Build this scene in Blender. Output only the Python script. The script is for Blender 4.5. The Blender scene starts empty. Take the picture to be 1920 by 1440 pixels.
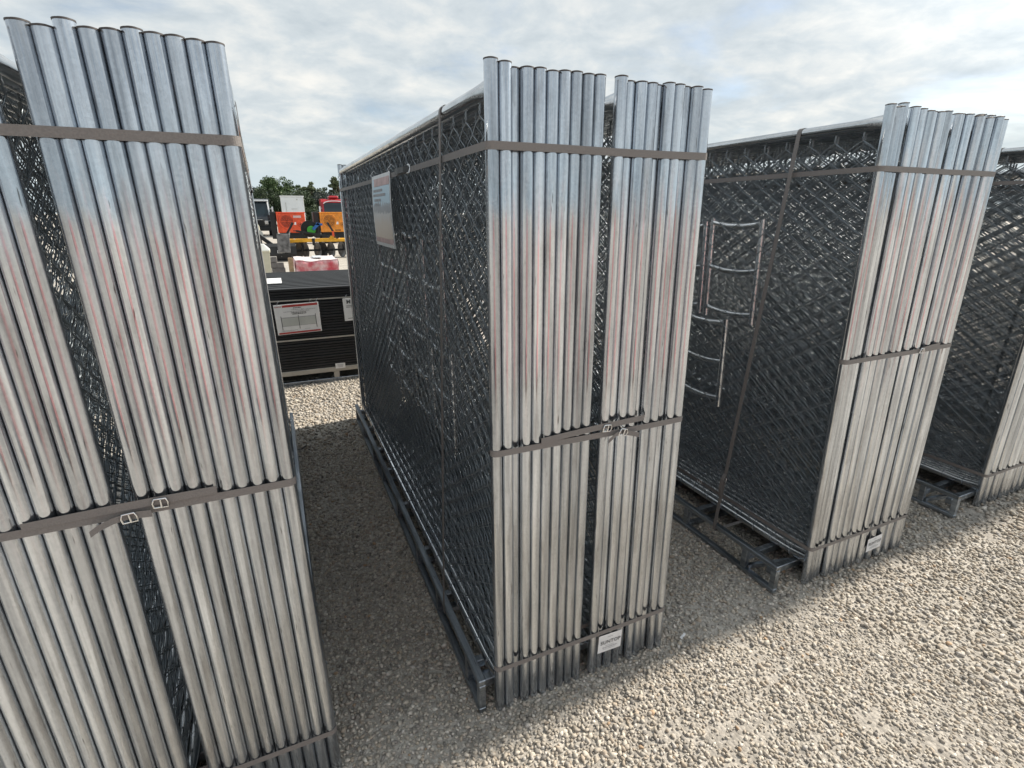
import bpy, math, random
import numpy as np
from mathutils import Vector, Matrix, Euler

R = math.radians
random.seed(11)
rng = np.random.default_rng(5)
scene = bpy.context.scene
col = scene.collection

# ------------------------------------------------------------------ camera
CAM_H = 1.69
YAW, PITCH = R(24.05), math.atan(322 / 970.0)
cam_data = bpy.data.cameras.new('camera')
cam = bpy.data.objects.new('camera', cam_data)
col.objects.link(cam)
cam.location = (0, 0, CAM_H)
cam.rotation_euler = (R(90) - PITCH, 0, -YAW)
cam_data.sensor_width = 36
cam_data.lens = 36 * 970 / 1920.0
cam_data.clip_start = 0.05
cam_data.clip_end = 3000
scene.camera = cam

# ------------------------------------------------------------------ light
SUN_EL = R(40)
SUN_H = Vector((2.6, 0.16, 0)).normalized()            # horizontal direction towards the sun
SUN_DIR = Vector((SUN_H.x * math.cos(SUN_EL), SUN_H.y * math.cos(SUN_EL), math.sin(SUN_EL)))
sun_data = bpy.data.lights.new('sun', 'SUN')
sun_data.energy = 4.6
sun_data.angle = R(2.0)
sun_data.color = (1.0, 0.915, 0.79)
sun = bpy.data.objects.new('sun', sun_data)
col.objects.link(sun)
sun.rotation_euler = SUN_DIR.to_track_quat('Z', 'Y').to_euler()
sun.location = (6, 2, 8)

world = bpy.data.worlds.new('World')
scene.world = world
world.use_nodes = True
wn, wl = world.node_tree.nodes, world.node_tree.links
wn.clear()


def N(tree, kind, **kw):
    n = tree.nodes.new(kind)
    for k, v in kw.items():
        setattr(n, k, v)
    return n


def build_sky():
    t = world.node_tree
    out = N(t, 'ShaderNodeOutputWorld')
    bg = N(t, 'ShaderNodeBackground')
    sky = N(t, 'ShaderNodeTexSky', sky_type='NISHITA', sun_disc=False)
    sky.sun_elevation = SUN_EL
    sky.sun_rotation = math.atan2(SUN_H.x, SUN_H.y)
    sky.altitude = 200
    sky.air_density = 1.0
    sky.dust_density = 1.6
    tc = N(t, 'ShaderNodeTexCoord')
    sep = N(t, 'ShaderNodeSeparateXYZ')
    wl.new(tc.outputs['Generated'], sep.inputs[0])
    # project the view direction on a flat cloud deck
    zc = N(t, 'ShaderNodeMath', operation='MAXIMUM'); zc.inputs[1].default_value = 0.0
    wl.new(sep.outputs['Z'], zc.inputs[0])
    za = N(t, 'ShaderNodeMath', operation='ADD'); za.inputs[1].default_value = 0.24
    wl.new(zc.outputs[0], za.inputs[0])
    dx = N(t, 'ShaderNodeMath', operation='DIVIDE'); wl.new(sep.outputs['X'], dx.inputs[0]); wl.new(za.outputs[0], dx.inputs[1])
    dy = N(t, 'ShaderNodeMath', operation='DIVIDE'); wl.new(sep.outputs['Y'], dy.inputs[0]); wl.new(za.outputs[0], dy.inputs[1])
    cmb = N(t, 'ShaderNodeCombineXYZ'); wl.new(dx.outputs[0], cmb.inputs[0]); wl.new(dy.outputs[0], cmb.inputs[1])
    mp = N(t, 'ShaderNodeMapping'); mp.inputs['Rotation'].default_value = (0, 0, R(28)); mp.inputs['Scale'].default_value = (1.1, 1.2, 1)
    wl.new(cmb.outputs[0], mp.inputs[0])
    n1 = N(t, 'ShaderNodeTexNoise'); n1.inputs['Scale'].default_value = 1.45; n1.inputs['Detail'].default_value = 8
    n1.inputs['Roughness'].default_value = 0.56; n1.inputs['Distortion'].default_value = 0.35
    wl.new(mp.outputs[0], n1.inputs['Vector'])
    n2 = N(t, 'ShaderNodeTexNoise'); n2.inputs['Scale'].default_value = 5.2; n2.inputs['Detail'].default_value = 7
    n2.inputs['Roughness'].default_value = 0.6; n2.inputs['Distortion'].default_value = 0.25
    wl.new(mp.outputs[0], n2.inputs['Vector'])
    # cover: where the deck is thin the blue shows
    cov = N(t, 'ShaderNodeMapRange'); cov.inputs['From Min'].default_value = 0.22; cov.inputs['From Max'].default_value = 0.50
    cov.interpolation_type = 'SMOOTHSTEP'
    wl.new(n1.outputs[0], cov.inputs['Value'])
    # fine light and shade in the clouds themselves
    mixn = N(t, 'ShaderNodeMath', operation='MULTIPLY_ADD'); mixn.inputs[1].default_value = 0.48
    wl.new(n2.outputs[0], mixn.inputs[0])
    half = N(t, 'ShaderNodeMath', operation='MULTIPLY'); half.inputs[1].default_value = 0.52
    wl.new(n1.outputs[0], half.inputs[0]); wl.new(half.outputs[0], mixn.inputs[2])
    ramp = N(t, 'ShaderNodeValToRGB')
    e = ramp.color_ramp.elements
    e[0].position = 0.36; e[0].color = (0.38, 0.43, 0.46, 1)
    e[1].position = 0.66; e[1].color = (0.70, 0.69, 0.65, 1)
    m = e.new(0.50); m.color = (0.50, 0.54, 0.555, 1)
    wl.new(mixn.outputs[0], ramp.inputs[0])
    # bright veil around the sun
    dot = N(t, 'ShaderNodeVectorMath', operation='DOT_PRODUCT'); dot.inputs[1].default_value = SUN_DIR
    wl.new(tc.outputs['Generated'], dot.inputs[0])
    glow = N(t, 'ShaderNodeMapRange'); glow.inputs['From Min'].default_value = 0.72; glow.inputs['From Max'].default_value = 1.0
    glow.inputs['To Min'].default_value = 1.0; glow.inputs['To Max'].default_value = 1.7; glow.interpolation_type = 'SMOOTHSTEP'
    wl.new(dot.outputs['Value'], glow.inputs['Value'])
    cl = N(t, 'ShaderNodeVectorMath', operation='SCALE'); wl.new(ramp.outputs[0], cl.inputs[0]); wl.new(glow.outputs[0], cl.inputs['Scale'])
    sk = N(t, 'ShaderNodeVectorMath', operation='SCALE'); wl.new(sky.outputs[0], sk.inputs[0]); sk.inputs['Scale'].default_value = 0.11
    mx = N(t, 'ShaderNodeMix', data_type='RGBA')
    mc = N(t, 'ShaderNodeMath', operation='MULTIPLY'); mc.inputs[1].default_value = 0.94
    wl.new(cov.outputs[0], mc.inputs[0])
    wl.new(mc.outputs[0], mx.inputs['Factor']); wl.new(sk.outputs[0], mx.inputs['A']); wl.new(cl.outputs[0], mx.inputs['B'])
    # pale clear band at the horizon
    hz = N(t, 'ShaderNodeMapRange'); hz.inputs['From Min'].default_value = 0.035; hz.inputs['From Max'].default_value = 0.13
    hz.inputs['To Min'].default_value = 0.85; hz.inputs['To Max'].default_value = 0.0; hz.interpolation_type = 'SMOOTHSTEP'
    wl.new(sep.outputs['Z'], hz.inputs['Value'])
    mh = N(t, 'ShaderNodeMix', data_type='RGBA'); mh.inputs['B'].default_value = (0.47, 0.545, 0.575, 1)
    wl.new(hz.outputs[0], mh.inputs['Factor']); wl.new(mx.outputs['Result'], mh.inputs['A'])
    wl.new(mh.outputs['Result'], bg.inputs['Color'])
    bg.inputs['Strength'].default_value = 1.0
    wl.new(bg.outputs[0], out.inputs[0])


build_sky()
scene.view_settings.view_transform = 'Standard'
scene.view_settings.look = 'None'
scene.view_settings.exposure = 0.5
scene.view_settings.gamma = 1.0
scene.view_settings.use_curve_mapping = False
scene.render.engine = 'CYCLES'
scene.cycles.max_bounces = 6
scene.cycles.glossy_bounces = 4
scene.cycles.diffuse_bounces = 3
scene.cycles.caustics_reflective = False
scene.cycles.caustics_refractive = False

# ------------------------------------------------------------------ materials
MATS = {}


def new_mat(name):
    m = bpy.data.materials.new(name)
    m.use_nodes = True
    MATS[name] = m
    t = m.node_tree
    return m, t, t.nodes['Principled BSDF'], t.links


def simple(name, colr, rough=0.6, metal=0.0, noise=0.15, scale=20, bump=0.0, coat=0.0):
    m, t, b, l = new_mat(name)
    tc = N(t, 'ShaderNodeTexCoord')
    nz = N(t, 'ShaderNodeTexNoise'); nz.inputs['Scale'].default_value = scale; nz.inputs['Detail'].default_value = 5
    l.new(tc.outputs['Object'], nz.inputs['Vector'])
    mr = N(t, 'ShaderNodeMapRange'); mr.inputs['From Min'].default_value = 0.3; mr.inputs['From Max'].default_value = 0.7
    mr.inputs['To Min'].default_value = 1 - noise; mr.inputs['To Max'].default_value = 1 + noise
    l.new(nz.outputs[0], mr.inputs['Value'])
    sc = N(t, 'ShaderNodeVectorMath', operation='SCALE'); sc.inputs[0].default_value = colr[:3]
    l.new(mr.outputs[0], sc.inputs['Scale']); l.new(sc.outputs[0], b.inputs['Base Color'])
    b.inputs['Roughness'].default_value = rough
    b.inputs['Metallic'].default_value = metal
    if coat:
        b.inputs['Coat Weight'].default_value = coat
    if bump:
        bp = N(t, 'ShaderNodeBump'); bp.inputs['Strength'].default_value = bump; bp.inputs['Distance'].default_value = 0.01
        l.new(nz.outputs[0], bp.inputs['Height']); l.new(bp.outputs[0], b.inputs['Normal'])
    return m


def galvanised(name, lo, hi, r_lo, r_hi, streak_axis=2, stain=0.35, spangle=140, metal=1.0):
    """zinc coated steel: crystalline mottling, long drawn streaks with reflection lines painted in, dull and shiny blotches, dirty stains"""
    m, t, b, l = new_mat(name)
    tc = N(t, 'ShaderNodeTexCoord'); oi = N(t, 'ShaderNodeObjectInfo')
    off = N(t, 'ShaderNodeVectorMath', operation='SCALE'); off.inputs[0].default_value = (13.1, 7.7, 23.3)
    l.new(oi.outputs['Random'], off.inputs['Scale'])
    add = N(t, 'ShaderNodeVectorMath', operation='ADD'); l.new(tc.outputs['Object'], add.inputs[0]); l.new(off.outputs[0], add.inputs[1])
    sv = [40, 40, 40]; sv[streak_axis] = 1.6
    mps = N(t, 'ShaderNodeMapping'); mps.inputs['Scale'].default_value = sv; l.new(add.outputs[0], mps.inputs[0])
    streak = N(t, 'ShaderNodeTexNoise'); streak.inputs['Scale'].default_value = 1.6; streak.inputs['Detail'].default_value = 4  # drawn streaks; bright and dark reflection lines are painted in with them
    l.new(mps.outputs[0], streak.inputs['Vector'])
    vor = N(t, 'ShaderNodeTexVoronoi'); vor.inputs['Scale'].default_value = spangle; l.new(add.outputs[0], vor.inputs['Vector'])
    vsep = N(t, 'ShaderNodeSeparateColor'); l.new(vor.outputs['Color'], vsep.inputs[0])
    bv = [9, 9, 9]; bv[streak_axis] = 2.2
    mpb = N(t, 'ShaderNodeMapping'); mpb.inputs['Scale'].default_value = bv; l.new(add.outputs[0], mpb.inputs[0])
    blot = N(t, 'ShaderNodeTexNoise'); blot.inputs['Scale'].default_value = 1.5; blot.inputs['Detail'].default_value = 6; blot.inputs['Roughness'].default_value = 0.6
    l.new(mpb.outputs[0], blot.inputs['Vector'])
    fine = N(t, 'ShaderNodeTexNoise'); fine.inputs['Scale'].default_value = 420; fine.inputs['Detail'].default_value = 3
    l.new(add.outputs[0], fine.inputs['Vector'])
    # value = mix of all four
    a1 = N(t, 'ShaderNodeMath', operation='MULTIPLY_ADD'); a1.inputs[1].default_value = 0.78; l.new(streak.outputs[0], a1.inputs[0])
    a2 = N(t, 'ShaderNodeMath', operation='MULTIPLY_ADD'); a2.inputs[1].default_value = 0.05; a2.inputs[2].default_value = 0.0; l.new(vsep.outputs[0], a2.inputs[0]); l.new(a2.outputs[0], a1.inputs[2])
    a3 = N(t, 'ShaderNodeMath', operation='MULTIPLY_ADD'); a3.inputs[1].default_value = 0.12; l.new(fine.outputs[0], a3.inputs[0]); l.new(a1.outputs[0], a3.inputs[2])
    a4 = N(t, 'ShaderNodeMath', operation='MULTIPLY_ADD'); a4.inputs[1].default_value = 0.20; l.new(blot.outputs[0], a4.inputs[0]); l.new(a3.outputs[0], a4.inputs[2])
    rp = N(t, 'ShaderNodeMapRange'); rp.inputs['From Min'].default_value = 0.40; rp.inputs['From Max'].default_value = 0.72
    l.new(a4.outputs[0], rp.inputs['Value'])
    mixc = N(t, 'ShaderNodeMix', data_type='RGBA'); mixc.inputs['A'].default_value = lo; mixc.inputs['B'].default_value = hi
    l.new(rp.outputs[0], mixc.inputs['Factor'])
    # grime: sparse dull brownish stains
    sm = [22, 22, 22]; sm[streak_axis] = 3.5
    mpg = N(t, 'ShaderNodeMapping'); mpg.inputs['Scale'].default_value = sm; mpg.inputs['Location'].default_value = (3, 8, 1); l.new(add.outputs[0], mpg.inputs[0])
    gn = N(t, 'ShaderNodeTexNoise'); gn.inputs['Scale'].default_value = 1.4; gn.inputs['Detail'].default_value = 7; gn.inputs['Roughness'].default_value = 0.65
    l.new(mpg.outputs[0], gn.inputs['Vector'])
    gr = N(t, 'ShaderNodeMapRange'); gr.inputs['From Min'].default_value = 0.53; gr.inputs['From Max'].default_value = 0.72; gr.inputs['To Max'].default_value = stain
    l.new(gn.outputs[0], gr.inputs['Value'])
    mixg = N(t, 'ShaderNodeMix', data_type='RGBA'); mixg.inputs['B'].default_value = (0.16, 0.14, 0.125, 1)
    l.new(gr.outputs[0], mixg.inputs['Factor']); l.new(mixc.outputs['Result'], mixg.inputs['A'])
    # every tube its own brightness
    tv = N(t, 'ShaderNodeMapRange'); tv.inputs['To Min'].default_value = 0.80; tv.inputs['To Max'].default_value = 1.10; l.new(oi.outputs['Random'], tv.inputs['Value'])
    tvs = N(t, 'ShaderNodeVectorMath', operation='SCALE'); l.new(mixg.outputs['Result'], tvs.inputs[0]); l.new(tv.outputs[0], tvs.inputs['Scale'])
    # short dark scuffs and pale bloom
    cv = [150, 150, 150]; cv[streak_axis] = 14
    mpc = N(t, 'ShaderNodeMapping'); mpc.inputs['Scale'].default_value = cv; l.new(add.outputs[0], mpc.inputs[0])
    sc_ = N(t, 'ShaderNodeTexNoise'); sc_.inputs['Scale'].default_value = 1.0; sc_.inputs['Detail'].default_value = 2; l.new(mpc.outputs[0], sc_.inputs['Vector'])
    scr = N(t, 'ShaderNodeMapRange'); scr.inputs['From Min'].default_value = 0.70; scr.inputs['From Max'].default_value = 0.76; scr.inputs['To Max'].default_value = 0.8; l.new(sc_.outputs[0], scr.inputs['Value'])
    mxs = N(t, 'ShaderNodeMix', data_type='RGBA'); mxs.inputs['B'].default_value = (0.10, 0.095, 0.09, 1); l.new(scr.outputs[0], mxs.inputs['Factor']); l.new(tvs.outputs[0], mxs.inputs['A'])
    blm = N(t, 'ShaderNodeMapRange'); blm.inputs['From Min'].default_value = 0.36; blm.inputs['From Max'].default_value = 0.26; blm.inputs['To Max'].default_value = 0.55; l.new(gn.outputs[0], blm.inputs['Value'])
    mxb = N(t, 'ShaderNodeMix', data_type='RGBA'); mxb.inputs['B'].default_value = (0.80, 0.81, 0.82, 1); l.new(blm.outputs[0], mxb.inputs['Factor']); l.new(mxs.outputs['Result'], mxb.inputs['A'])
    l.new(mxb.outputs['Result'], b.inputs['Base Color'])
    rr = N(t, 'ShaderNodeMapRange'); rr.inputs['From Min'].default_value = 0.42; rr.inputs['From Max'].default_value = 0.56
    rr.inputs['To Min'].default_value = r_lo; rr.inputs['To Max'].default_value = r_hi; rr.interpolation_type = 'SMOOTHSTEP'
    l.new(blot.outputs[0], rr.inputs['Value'])
    l.new(rr.outputs[0], b.inputs['Roughness'])
    b.inputs['Metallic'].default_value = metal
    bp = N(t, 'ShaderNodeBump'); bp.inputs['Strength'].default_value = 0.06; bp.inputs['Distance'].default_value = 0.001
    l.new(a3.outputs[0], bp.inputs['Height']); l.new(bp.outputs[0], b.inputs['Normal'])
    return m


galvanised('galvanised_tube', (0.37, 0.40, 0.44, 1), (0.72, 0.765, 0.82, 1), 0.11, 0.25, 2, stain=0.4, metal=0.93)
for _n in ('galvanised_tube',):
    _t = MATS[_n].node_tree; _b = _t.nodes['Principled BSDF']
    _b.inputs['Anisotropic'].default_value = 0.6          # drawn tube: highlights smear around it
    _tg = N(_t, 'ShaderNodeTangent', direction_type='RADIAL', axis='Z'); _t.links.new(_tg.outputs[0], _b.inputs['Tangent'])
galvanised('galvanised_rail', (0.44, 0.46, 0.48, 1), (0.82, 0.83, 0.84, 1), 0.12, 0.28, 1)
galvanised('pallet_steel', (0.22, 0.25, 0.29, 1), (0.46, 0.50, 0.54, 1), 0.28, 0.5, 1, stain=0.6)
simple('mesh_wire', (0.235, 0.27, 0.30), 0.34, 0.55, 0.12, 60)
simple('strap_webbing', (0.19, 0.176, 0.170), 0.62, 0, 0.12, 300, 0.15)
simple('black_strap', (0.02, 0.02, 0.022), 0.5)
simple('buckle_wire', (0.75, 0.76, 0.77), 0.25, 1.0, 0.1)
simple('cap_plastic', (0.055, 0.05, 0.05), 0.6)
simple('label_paper', (0.78, 0.79, 0.80), 0.6, 0, 0.04)
simple('label_ink', (0.07, 0.075, 0.08), 0.7)
simple('label_grey_ink', (0.38, 0.38, 0.40), 0.7)
simple('red_ink', (0.42, 0.05, 0.045), 0.6)
simple('pale_red_ink', (0.62, 0.45, 0.44), 0.6)
simple('black_steel', (0.010, 0.011, 0.013), 0.58, 0.0, 0.3, 8)
simple('beige_steel', (0.42, 0.40, 0.36), 0.55, 0.2, 0.12, 12)
simple('cream_plastic', (0.56, 0.54, 0.43), 0.5, 0, 0.08, 6)
simple('grey_plastic', (0.5, 0.52, 0.5), 0.5, 0, 0.1, 6)
simple('yellow_paint', (0.80, 0.40, 0.015), 0.4, 0, 0.22, 5, coat=0.3)
simple('orange_paint', (0.76, 0.27, 0.02), 0.4, 0, 0.22, 5, coat=0.3)
simple('red_orange_paint', (0.72, 0.085, 0.025), 0.4, 0, 0.22, 5, coat=0.3)
simple('red_paint', (0.36, 0.012, 0.02), 0.32, 0, 0.1, 3, coat=0.4)
simple('navy_paint', (0.018, 0.024, 0.035), 0.25, 0, 0.2, 3, coat=0.5)
simple('white_paint', (0.72, 0.75, 0.77), 0.4, 0, 0.05, 2)
simple('silver_panel', (0.74, 0.79, 0.82), 0.35, 0.3, 0.08, 1.2)
simple('glass_dark', (0.015, 0.03, 0.04), 0.08, 0, 0.05)
simple('tyre_rubber', (0.015, 0.015, 0.016), 0.8)
simple('green_paint', (0.05, 0.38, 0.04), 0.45)
simple('blue_paint', (0.02, 0.13, 0.42), 0.45)
simple('disc_steel', (0.17, 0.17, 0.175), 0.45, 0.7, 0.5, 8)
simple('raw_timber', (0.30, 0.21, 0.13), 0.8, 0, 0.3, 12, 0.2)
simple('grey_block', (0.20, 0.19, 0.18), 0.85, 0, 0.25, 14, 0.2)
simple('reflector_red', (0.60, 0.30, 0.295), 0.5, 0, 0.25, 5)  # skin of the added load that the posts reflect
simple('tree_bark', (0.09, 0.07, 0.05), 0.9, 0, 0.3, 9)
simple('chrome', (0.8, 0.8, 0.8), 0.15, 1.0, 0.02)


def pink_wrap():
    m, t, b, l = new_mat('pink_wrap')
    tc = N(t, 'ShaderNodeTexCoord')
    n = N(t, 'ShaderNodeTexNoise'); n.inputs['Scale'].default_value = 4.5; n.inputs['Detail'].default_value = 6
    l.new(tc.outputs['Object'], n.inputs['Vector'])
    r = N(t, 'ShaderNodeValToRGB'); e = r.color_ramp.elements
    e[0].position = 0.38; e[0].color = (0.50, 0.06, 0.09, 1)
    e[1].position = 0.62; e[1].color = (0.66, 0.46, 0.48, 1)
    l.new(n.outputs[0], r.inputs[0]); l.new(r.outputs[0], b.inputs['Base Color'])
    b.inputs['Roughness'].default_value = 0.3


pink_wrap()
simple('white_wrap', (0.74, 0.66, 0.66), 0.3, 0, 0.16, 5)


def leaf_mat(name, c1, c2):
    m, t, b, l = new_mat(name)
    oi = N(t, 'ShaderNodeNewGeometry')
    r = N(t, 'ShaderNodeValToRGB'); e = r.color_ramp.elements
    e[0].color = c1; e[1].color = c2
    l.new(oi.outputs['Random Per Island'], r.inputs[0]); l.new(r.outputs[0], b.inputs['Base Color'])
    b.inputs['Roughness'].default_value = 0.6
    b.inputs['Subsurface Weight'].default_value = 0.0


leaf_mat('leaf_dark', (0.016, 0.032, 0.016, 1), (0.05, 0.085, 0.03, 1))
leaf_mat('leaf_mid', (0.03, 0.065, 0.02, 1), (0.085, 0.14, 0.045, 1))
leaf_mat('leaf_pale', (0.06, 0.085, 0.04, 1), (0.14, 0.17, 0.09, 1))
leaf_mat('leaf_blue', (0.022, 0.035, 0.032, 1), (0.06, 0.08, 0.07, 1))


def ground_mat():
    m, t, b, l = new_mat('gravel_dust')
    tc = N(t, 'ShaderNodeTexCoord')
    n1 = N(t, 'ShaderNodeTexNoise'); n1.inputs['Scale'].default_value = 2.2; n1.inputs['Detail'].default_value = 6
    n2 = N(t, 'ShaderNodeTexNoise'); n2.inputs['Scale'].default_value = 60; n2.inputs['Detail'].default_value = 6; n2.inputs['Roughness'].default_value = 0.7
    v = N(t, 'ShaderNodeTexVoronoi'); v.inputs['Scale'].default_value = 62
    for n in (n1, n2, v):
        l.new(tc.outputs['Object'], n.inputs['Vector'])
    mixv = N(t, 'ShaderNodeMath', operation='MULTIPLY_ADD'); mixv.inputs[1].default_value = 0.55
    l.new(n2.outputs[0], mixv.inputs[0])
    h = N(t, 'ShaderNodeMath', operation='MULTIPLY'); h.inputs[1].default_value = 0.45; l.new(n1.outputs[0], h.inputs[0]); l.new(h.outputs[0], mixv.inputs[2])
    r = N(t, 'ShaderNodeValToRGB'); e = r.color_ramp.elements
    e[0].position = 0.34; e[0].color = (0.29, 0.265, 0.235, 1)
    e[1].position = 0.66; e[1].color = (0.51, 0.475, 0.425, 1)
    l.new(mixv.outputs[0], r.inputs[0])
    sp = N(t, 'ShaderNodeSeparateColor'); l.new(v.outputs['Color'], sp.inputs[0])
    vm = N(t, 'ShaderNodeMapRange'); vm.inputs['To Min'].default_value = 0.75; vm.inputs['To Max'].default_value = 1.25; l.new(sp.outputs[0], vm.inputs['Value'])
    sc = N(t, 'ShaderNodeVectorMath', operation='SCALE'); l.new(r.outputs[0], sc.inputs[0]); l.new(vm.outputs[0], sc.inputs['Scale'])
    l.new(sc.outputs[0], b.inputs['Base Color'])
    b.inputs['Roughness'].default_value = 0.95
    inv = N(t, 'ShaderNodeMath', operation='SUBTRACT'); inv.inputs[0].default_value = 1.0; l.new(v.outputs['Distance'], inv.inputs[1])
    ad = N(t, 'ShaderNodeMath', operation='ADD'); l.new(inv.outputs[0], ad.inputs[0]); l.new(n2.outputs[0], ad.inputs[1])
    bp = N(t, 'ShaderNodeBump'); bp.inputs['Strength'].default_value = 0.7; bp.inputs['Distance'].default_value = 0.008
    l.new(ad.outputs[0], bp.inputs['Height']); l.new(bp.outputs[0], b.inputs['Normal'])


ground_mat()


def stone_mat():
    m, t, b, l = new_mat('gravel_stone')
    at = N(t, 'ShaderNodeAttribute'); at.attribute_name = 'stone_colour'
    tc = N(t, 'ShaderNodeTexCoord')
    nz = N(t, 'ShaderNodeTexNoise'); nz.inputs['Scale'].default_value = 180; nz.inputs['Detail'].default_value = 5
    l.new(tc.outputs['Object'], nz.inputs['Vector'])
    mr = N(t, 'ShaderNodeMapRange'); mr.inputs['From Min'].default_value = 0.3; mr.inputs['From Max'].default_value = 0.7
    mr.inputs['To Min'].default_value = 0.78; mr.inputs['To Max'].default_value = 1.2
    l.new(nz.outputs[0], mr.inputs['Value'])
    sc = N(t, 'ShaderNodeVectorMath', operation='SCALE'); l.new(at.outputs['Color'], sc.inputs[0]); l.new(mr.outputs[0], sc.inputs['Scale'])
    l.new(sc.outputs[0], b.inputs['Base Color'])
    b.inputs['Roughness'].default_value = 0.85
    bp = N(t, 'ShaderNodeBump'); bp.inputs['Strength'].default_value = 0.25; bp.inputs['Distance'].default_value = 0.002
    l.new(nz.outputs[0], bp.inputs['Height']); l.new(bp.outputs[0], b.inputs['Normal'])


stone_mat()


# ------------------------------------------------------------------ mesh helpers
class MB:
    def __init__(self):
        self.v, self.f, self.s = [], [], []

    def add(self, verts, faces, smooth=False):
        o = len(self.v)
        self.v += [tuple(p) for p in verts]
        self.f += [tuple(i + o for i in q) for q in faces]
        self.s += [smooth] * len(faces)
        return self

    def box(self, x0, x1, y0, y1, z0, z1, bevel=0.0, mat=None):
        if bevel > 0:
            b = min(bevel, (x1 - x0) * .45, (y1 - y0) * .45, (z1 - z0) * .45)
            V = []
            idx = {}
            c = (((x0 + x1) / 2), ((y0 + y1) / 2), ((z0 + z1) / 2))
            h = ((x1 - x0) / 2, (y1 - y0) / 2, (z1 - z0) / 2)
            for sx in (-1, 1):
                for sy in (-1, 1):
                    for sz in (-1, 1):
                        for ax in range(3):
                            s = (sx, sy, sz)
                            p = [c[k] + s[k] * (h[k] - (0 if k == ax else b)) for k in range(3)]
                            idx[(sx, sy, sz, ax)] = len(V); V.append(p)
            F = []
            for ax in range(3):
                a, d = [k for k in range(3) if k != ax]
                for s in (-1, 1):
                    q = []
                    for (i, j) in ((-1, -1), (1, -1), (1, 1), (-1, 1)):
                        k = [0, 0, 0]; k[ax] = s; k[a] = i; k[d] = j
                        q.append(idx[(k[0], k[1], k[2], ax)])
                    F.append(q)
            for ax in range(3):                      # edge chamfers along axis ax
                a, d = [k for k in range(3) if k != ax]
                for i in (-1, 1):
                    for j in (-1, 1):
                        q = []
                        for (t, w) in ((-1, a), (1, a), (1, d), (-1, d)):
                            k = [0, 0, 0]; k[ax] = t; k[a] = i; k[d] = j
                            q.append(idx[(k[0], k[1], k[2], w)])
                        F.append(q)
            for sx in (-1, 1):
                for sy in (-1, 1):
                    for sz in (-1, 1):
                        F.append([idx[(sx, sy, sz, k)] for k in range(3)])
            if mat is not None:
                V = [mat @ Vector(p) for p in V]
            return self.add(V, F)
        V = [(x, y, z) for x in (x0, x1) for y in (y0, y1) for z in (z0, z1)]
        if mat is not None:
            V = [mat @ Vector(p) for p in V]
        return self.add(V, [(0, 1, 3, 2), (4, 6, 7, 5), (0, 4, 5, 1), (2, 3, 7, 6), (0, 2, 6, 4), (1, 5, 7, 3)])

    def tube(self, pts, r, n=12, caps=True, smooth=True):
        """round bar through points; r a number or a list of (ra, rb)"""
        pts = [Vector(p) for p in pts]
        rings = []
        up = None
        for i, p in enumerate(pts):
            d = (pts[min(i + 1, len(pts) - 1)] - pts[max(i - 1, 0)]).normalized()
            if up is None:
                up = Vector((0, 0, 1)) if abs(d.z) < 0.9 else Vector((1, 0, 0))
            a = d.cross(up).normalized(); bb = a.cross(d).normalized(); up = bb
            rr = r if not isinstance(r, (list, tuple)) else r[i]
            ra, rb = (rr, rr) if not isinstance(rr, (list, tuple)) else rr
            rings.append([p + a * (ra * math.cos(2 * math.pi * k / n)) + bb * (rb * math.sin(2 * math.pi * k / n)) for k in range(n)])
        V = [q for g in rings for q in g]
        F = []
        for i in range(len(rings) - 1):
            for k in range(n):
                F.append((i * n + k, i * n + (k + 1) % n, (i + 1) * n + (k + 1) % n, (i + 1) * n + k))
        self.add(V, F, smooth)
        if caps:
            self.add(rings[0], [tuple(range(n))]); self.add(rings[-1], [tuple(reversed(range(n)))])
        return self

    def bar(self, p0, p1, w, h):
        """rectangular bar between two points"""
        p0, p1 = Vector(p0), Vector(p1)
        d = (p1 - p0).normalized()
        up = Vector((0, 0, 1)) if abs(d.z) < 0.95 else Vector((0, 1, 0))
        a = d.cross(up).normalized(); b = a.cross(d).normalized()
        V = [p + a * (sx * w / 2) + b * (sz * h / 2) for p in (p0, p1) for (sx, sz) in ((-1, -1), (1, -1), (1, 1), (-1, 1))]
        return self.add(V, [(3, 2, 1, 0), (4, 5, 6, 7), (0, 1, 5, 4), (1, 2, 6, 5), (2, 3, 7, 6), (3, 0, 4, 7)])

    def disc(self, c, axis, r, depth, n=24):
        a = Vector(axis).normalized()
        c = Vector(c)
        return self.tube([c - a * depth / 2, c + a * depth / 2], r, n)

    def ribbon(self, pts, nrm, wdir, width, thick, closed=False):
        """flat band: points on its inner face, outward normals, constant width direction"""
        w = Vector(wdir) * (width / 2)
        V, F = [], []
        for p, q in zip(pts, nrm):
            p, q = Vector(p), Vector(q)
            V += [p - w, p + w, p + q * thick + w, p + q * thick - w]
        n = len(pts)
        for i in range(n if closed else n - 1):
            j = (i + 1) % n
            for k in range(4):
                F.append((i * 4 + k, i * 4 + (k + 1) % 4, j * 4 + (k + 1) % 4, j * 4 + k))
        if not closed:
            F += [(0, 1, 2, 3), tuple((n - 1) * 4 + k for k in (3, 2, 1, 0))]
        return self.add(V, F)

    def mesh(self, name):
        me = bpy.data.meshes.new(name)
        me.from_pydata(self.v, [], self.f)
        me.polygons.foreach_set('use_smooth', self.s)
        me.update()
        return me

    def build(self, name, mat, parent=None, loc=(0, 0, 0)):
        return link(name, self.mesh(name), mat, parent, loc)


def link(name, me, mat=None, parent=None, loc=(0, 0, 0)):
    if mat is not None and not me.materials:
        me.materials.append(MATS[mat])
    o = bpy.data.objects.new(name, me)
    col.objects.link(o)
    o.location = loc
    o.parent = parent
    return o


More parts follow.
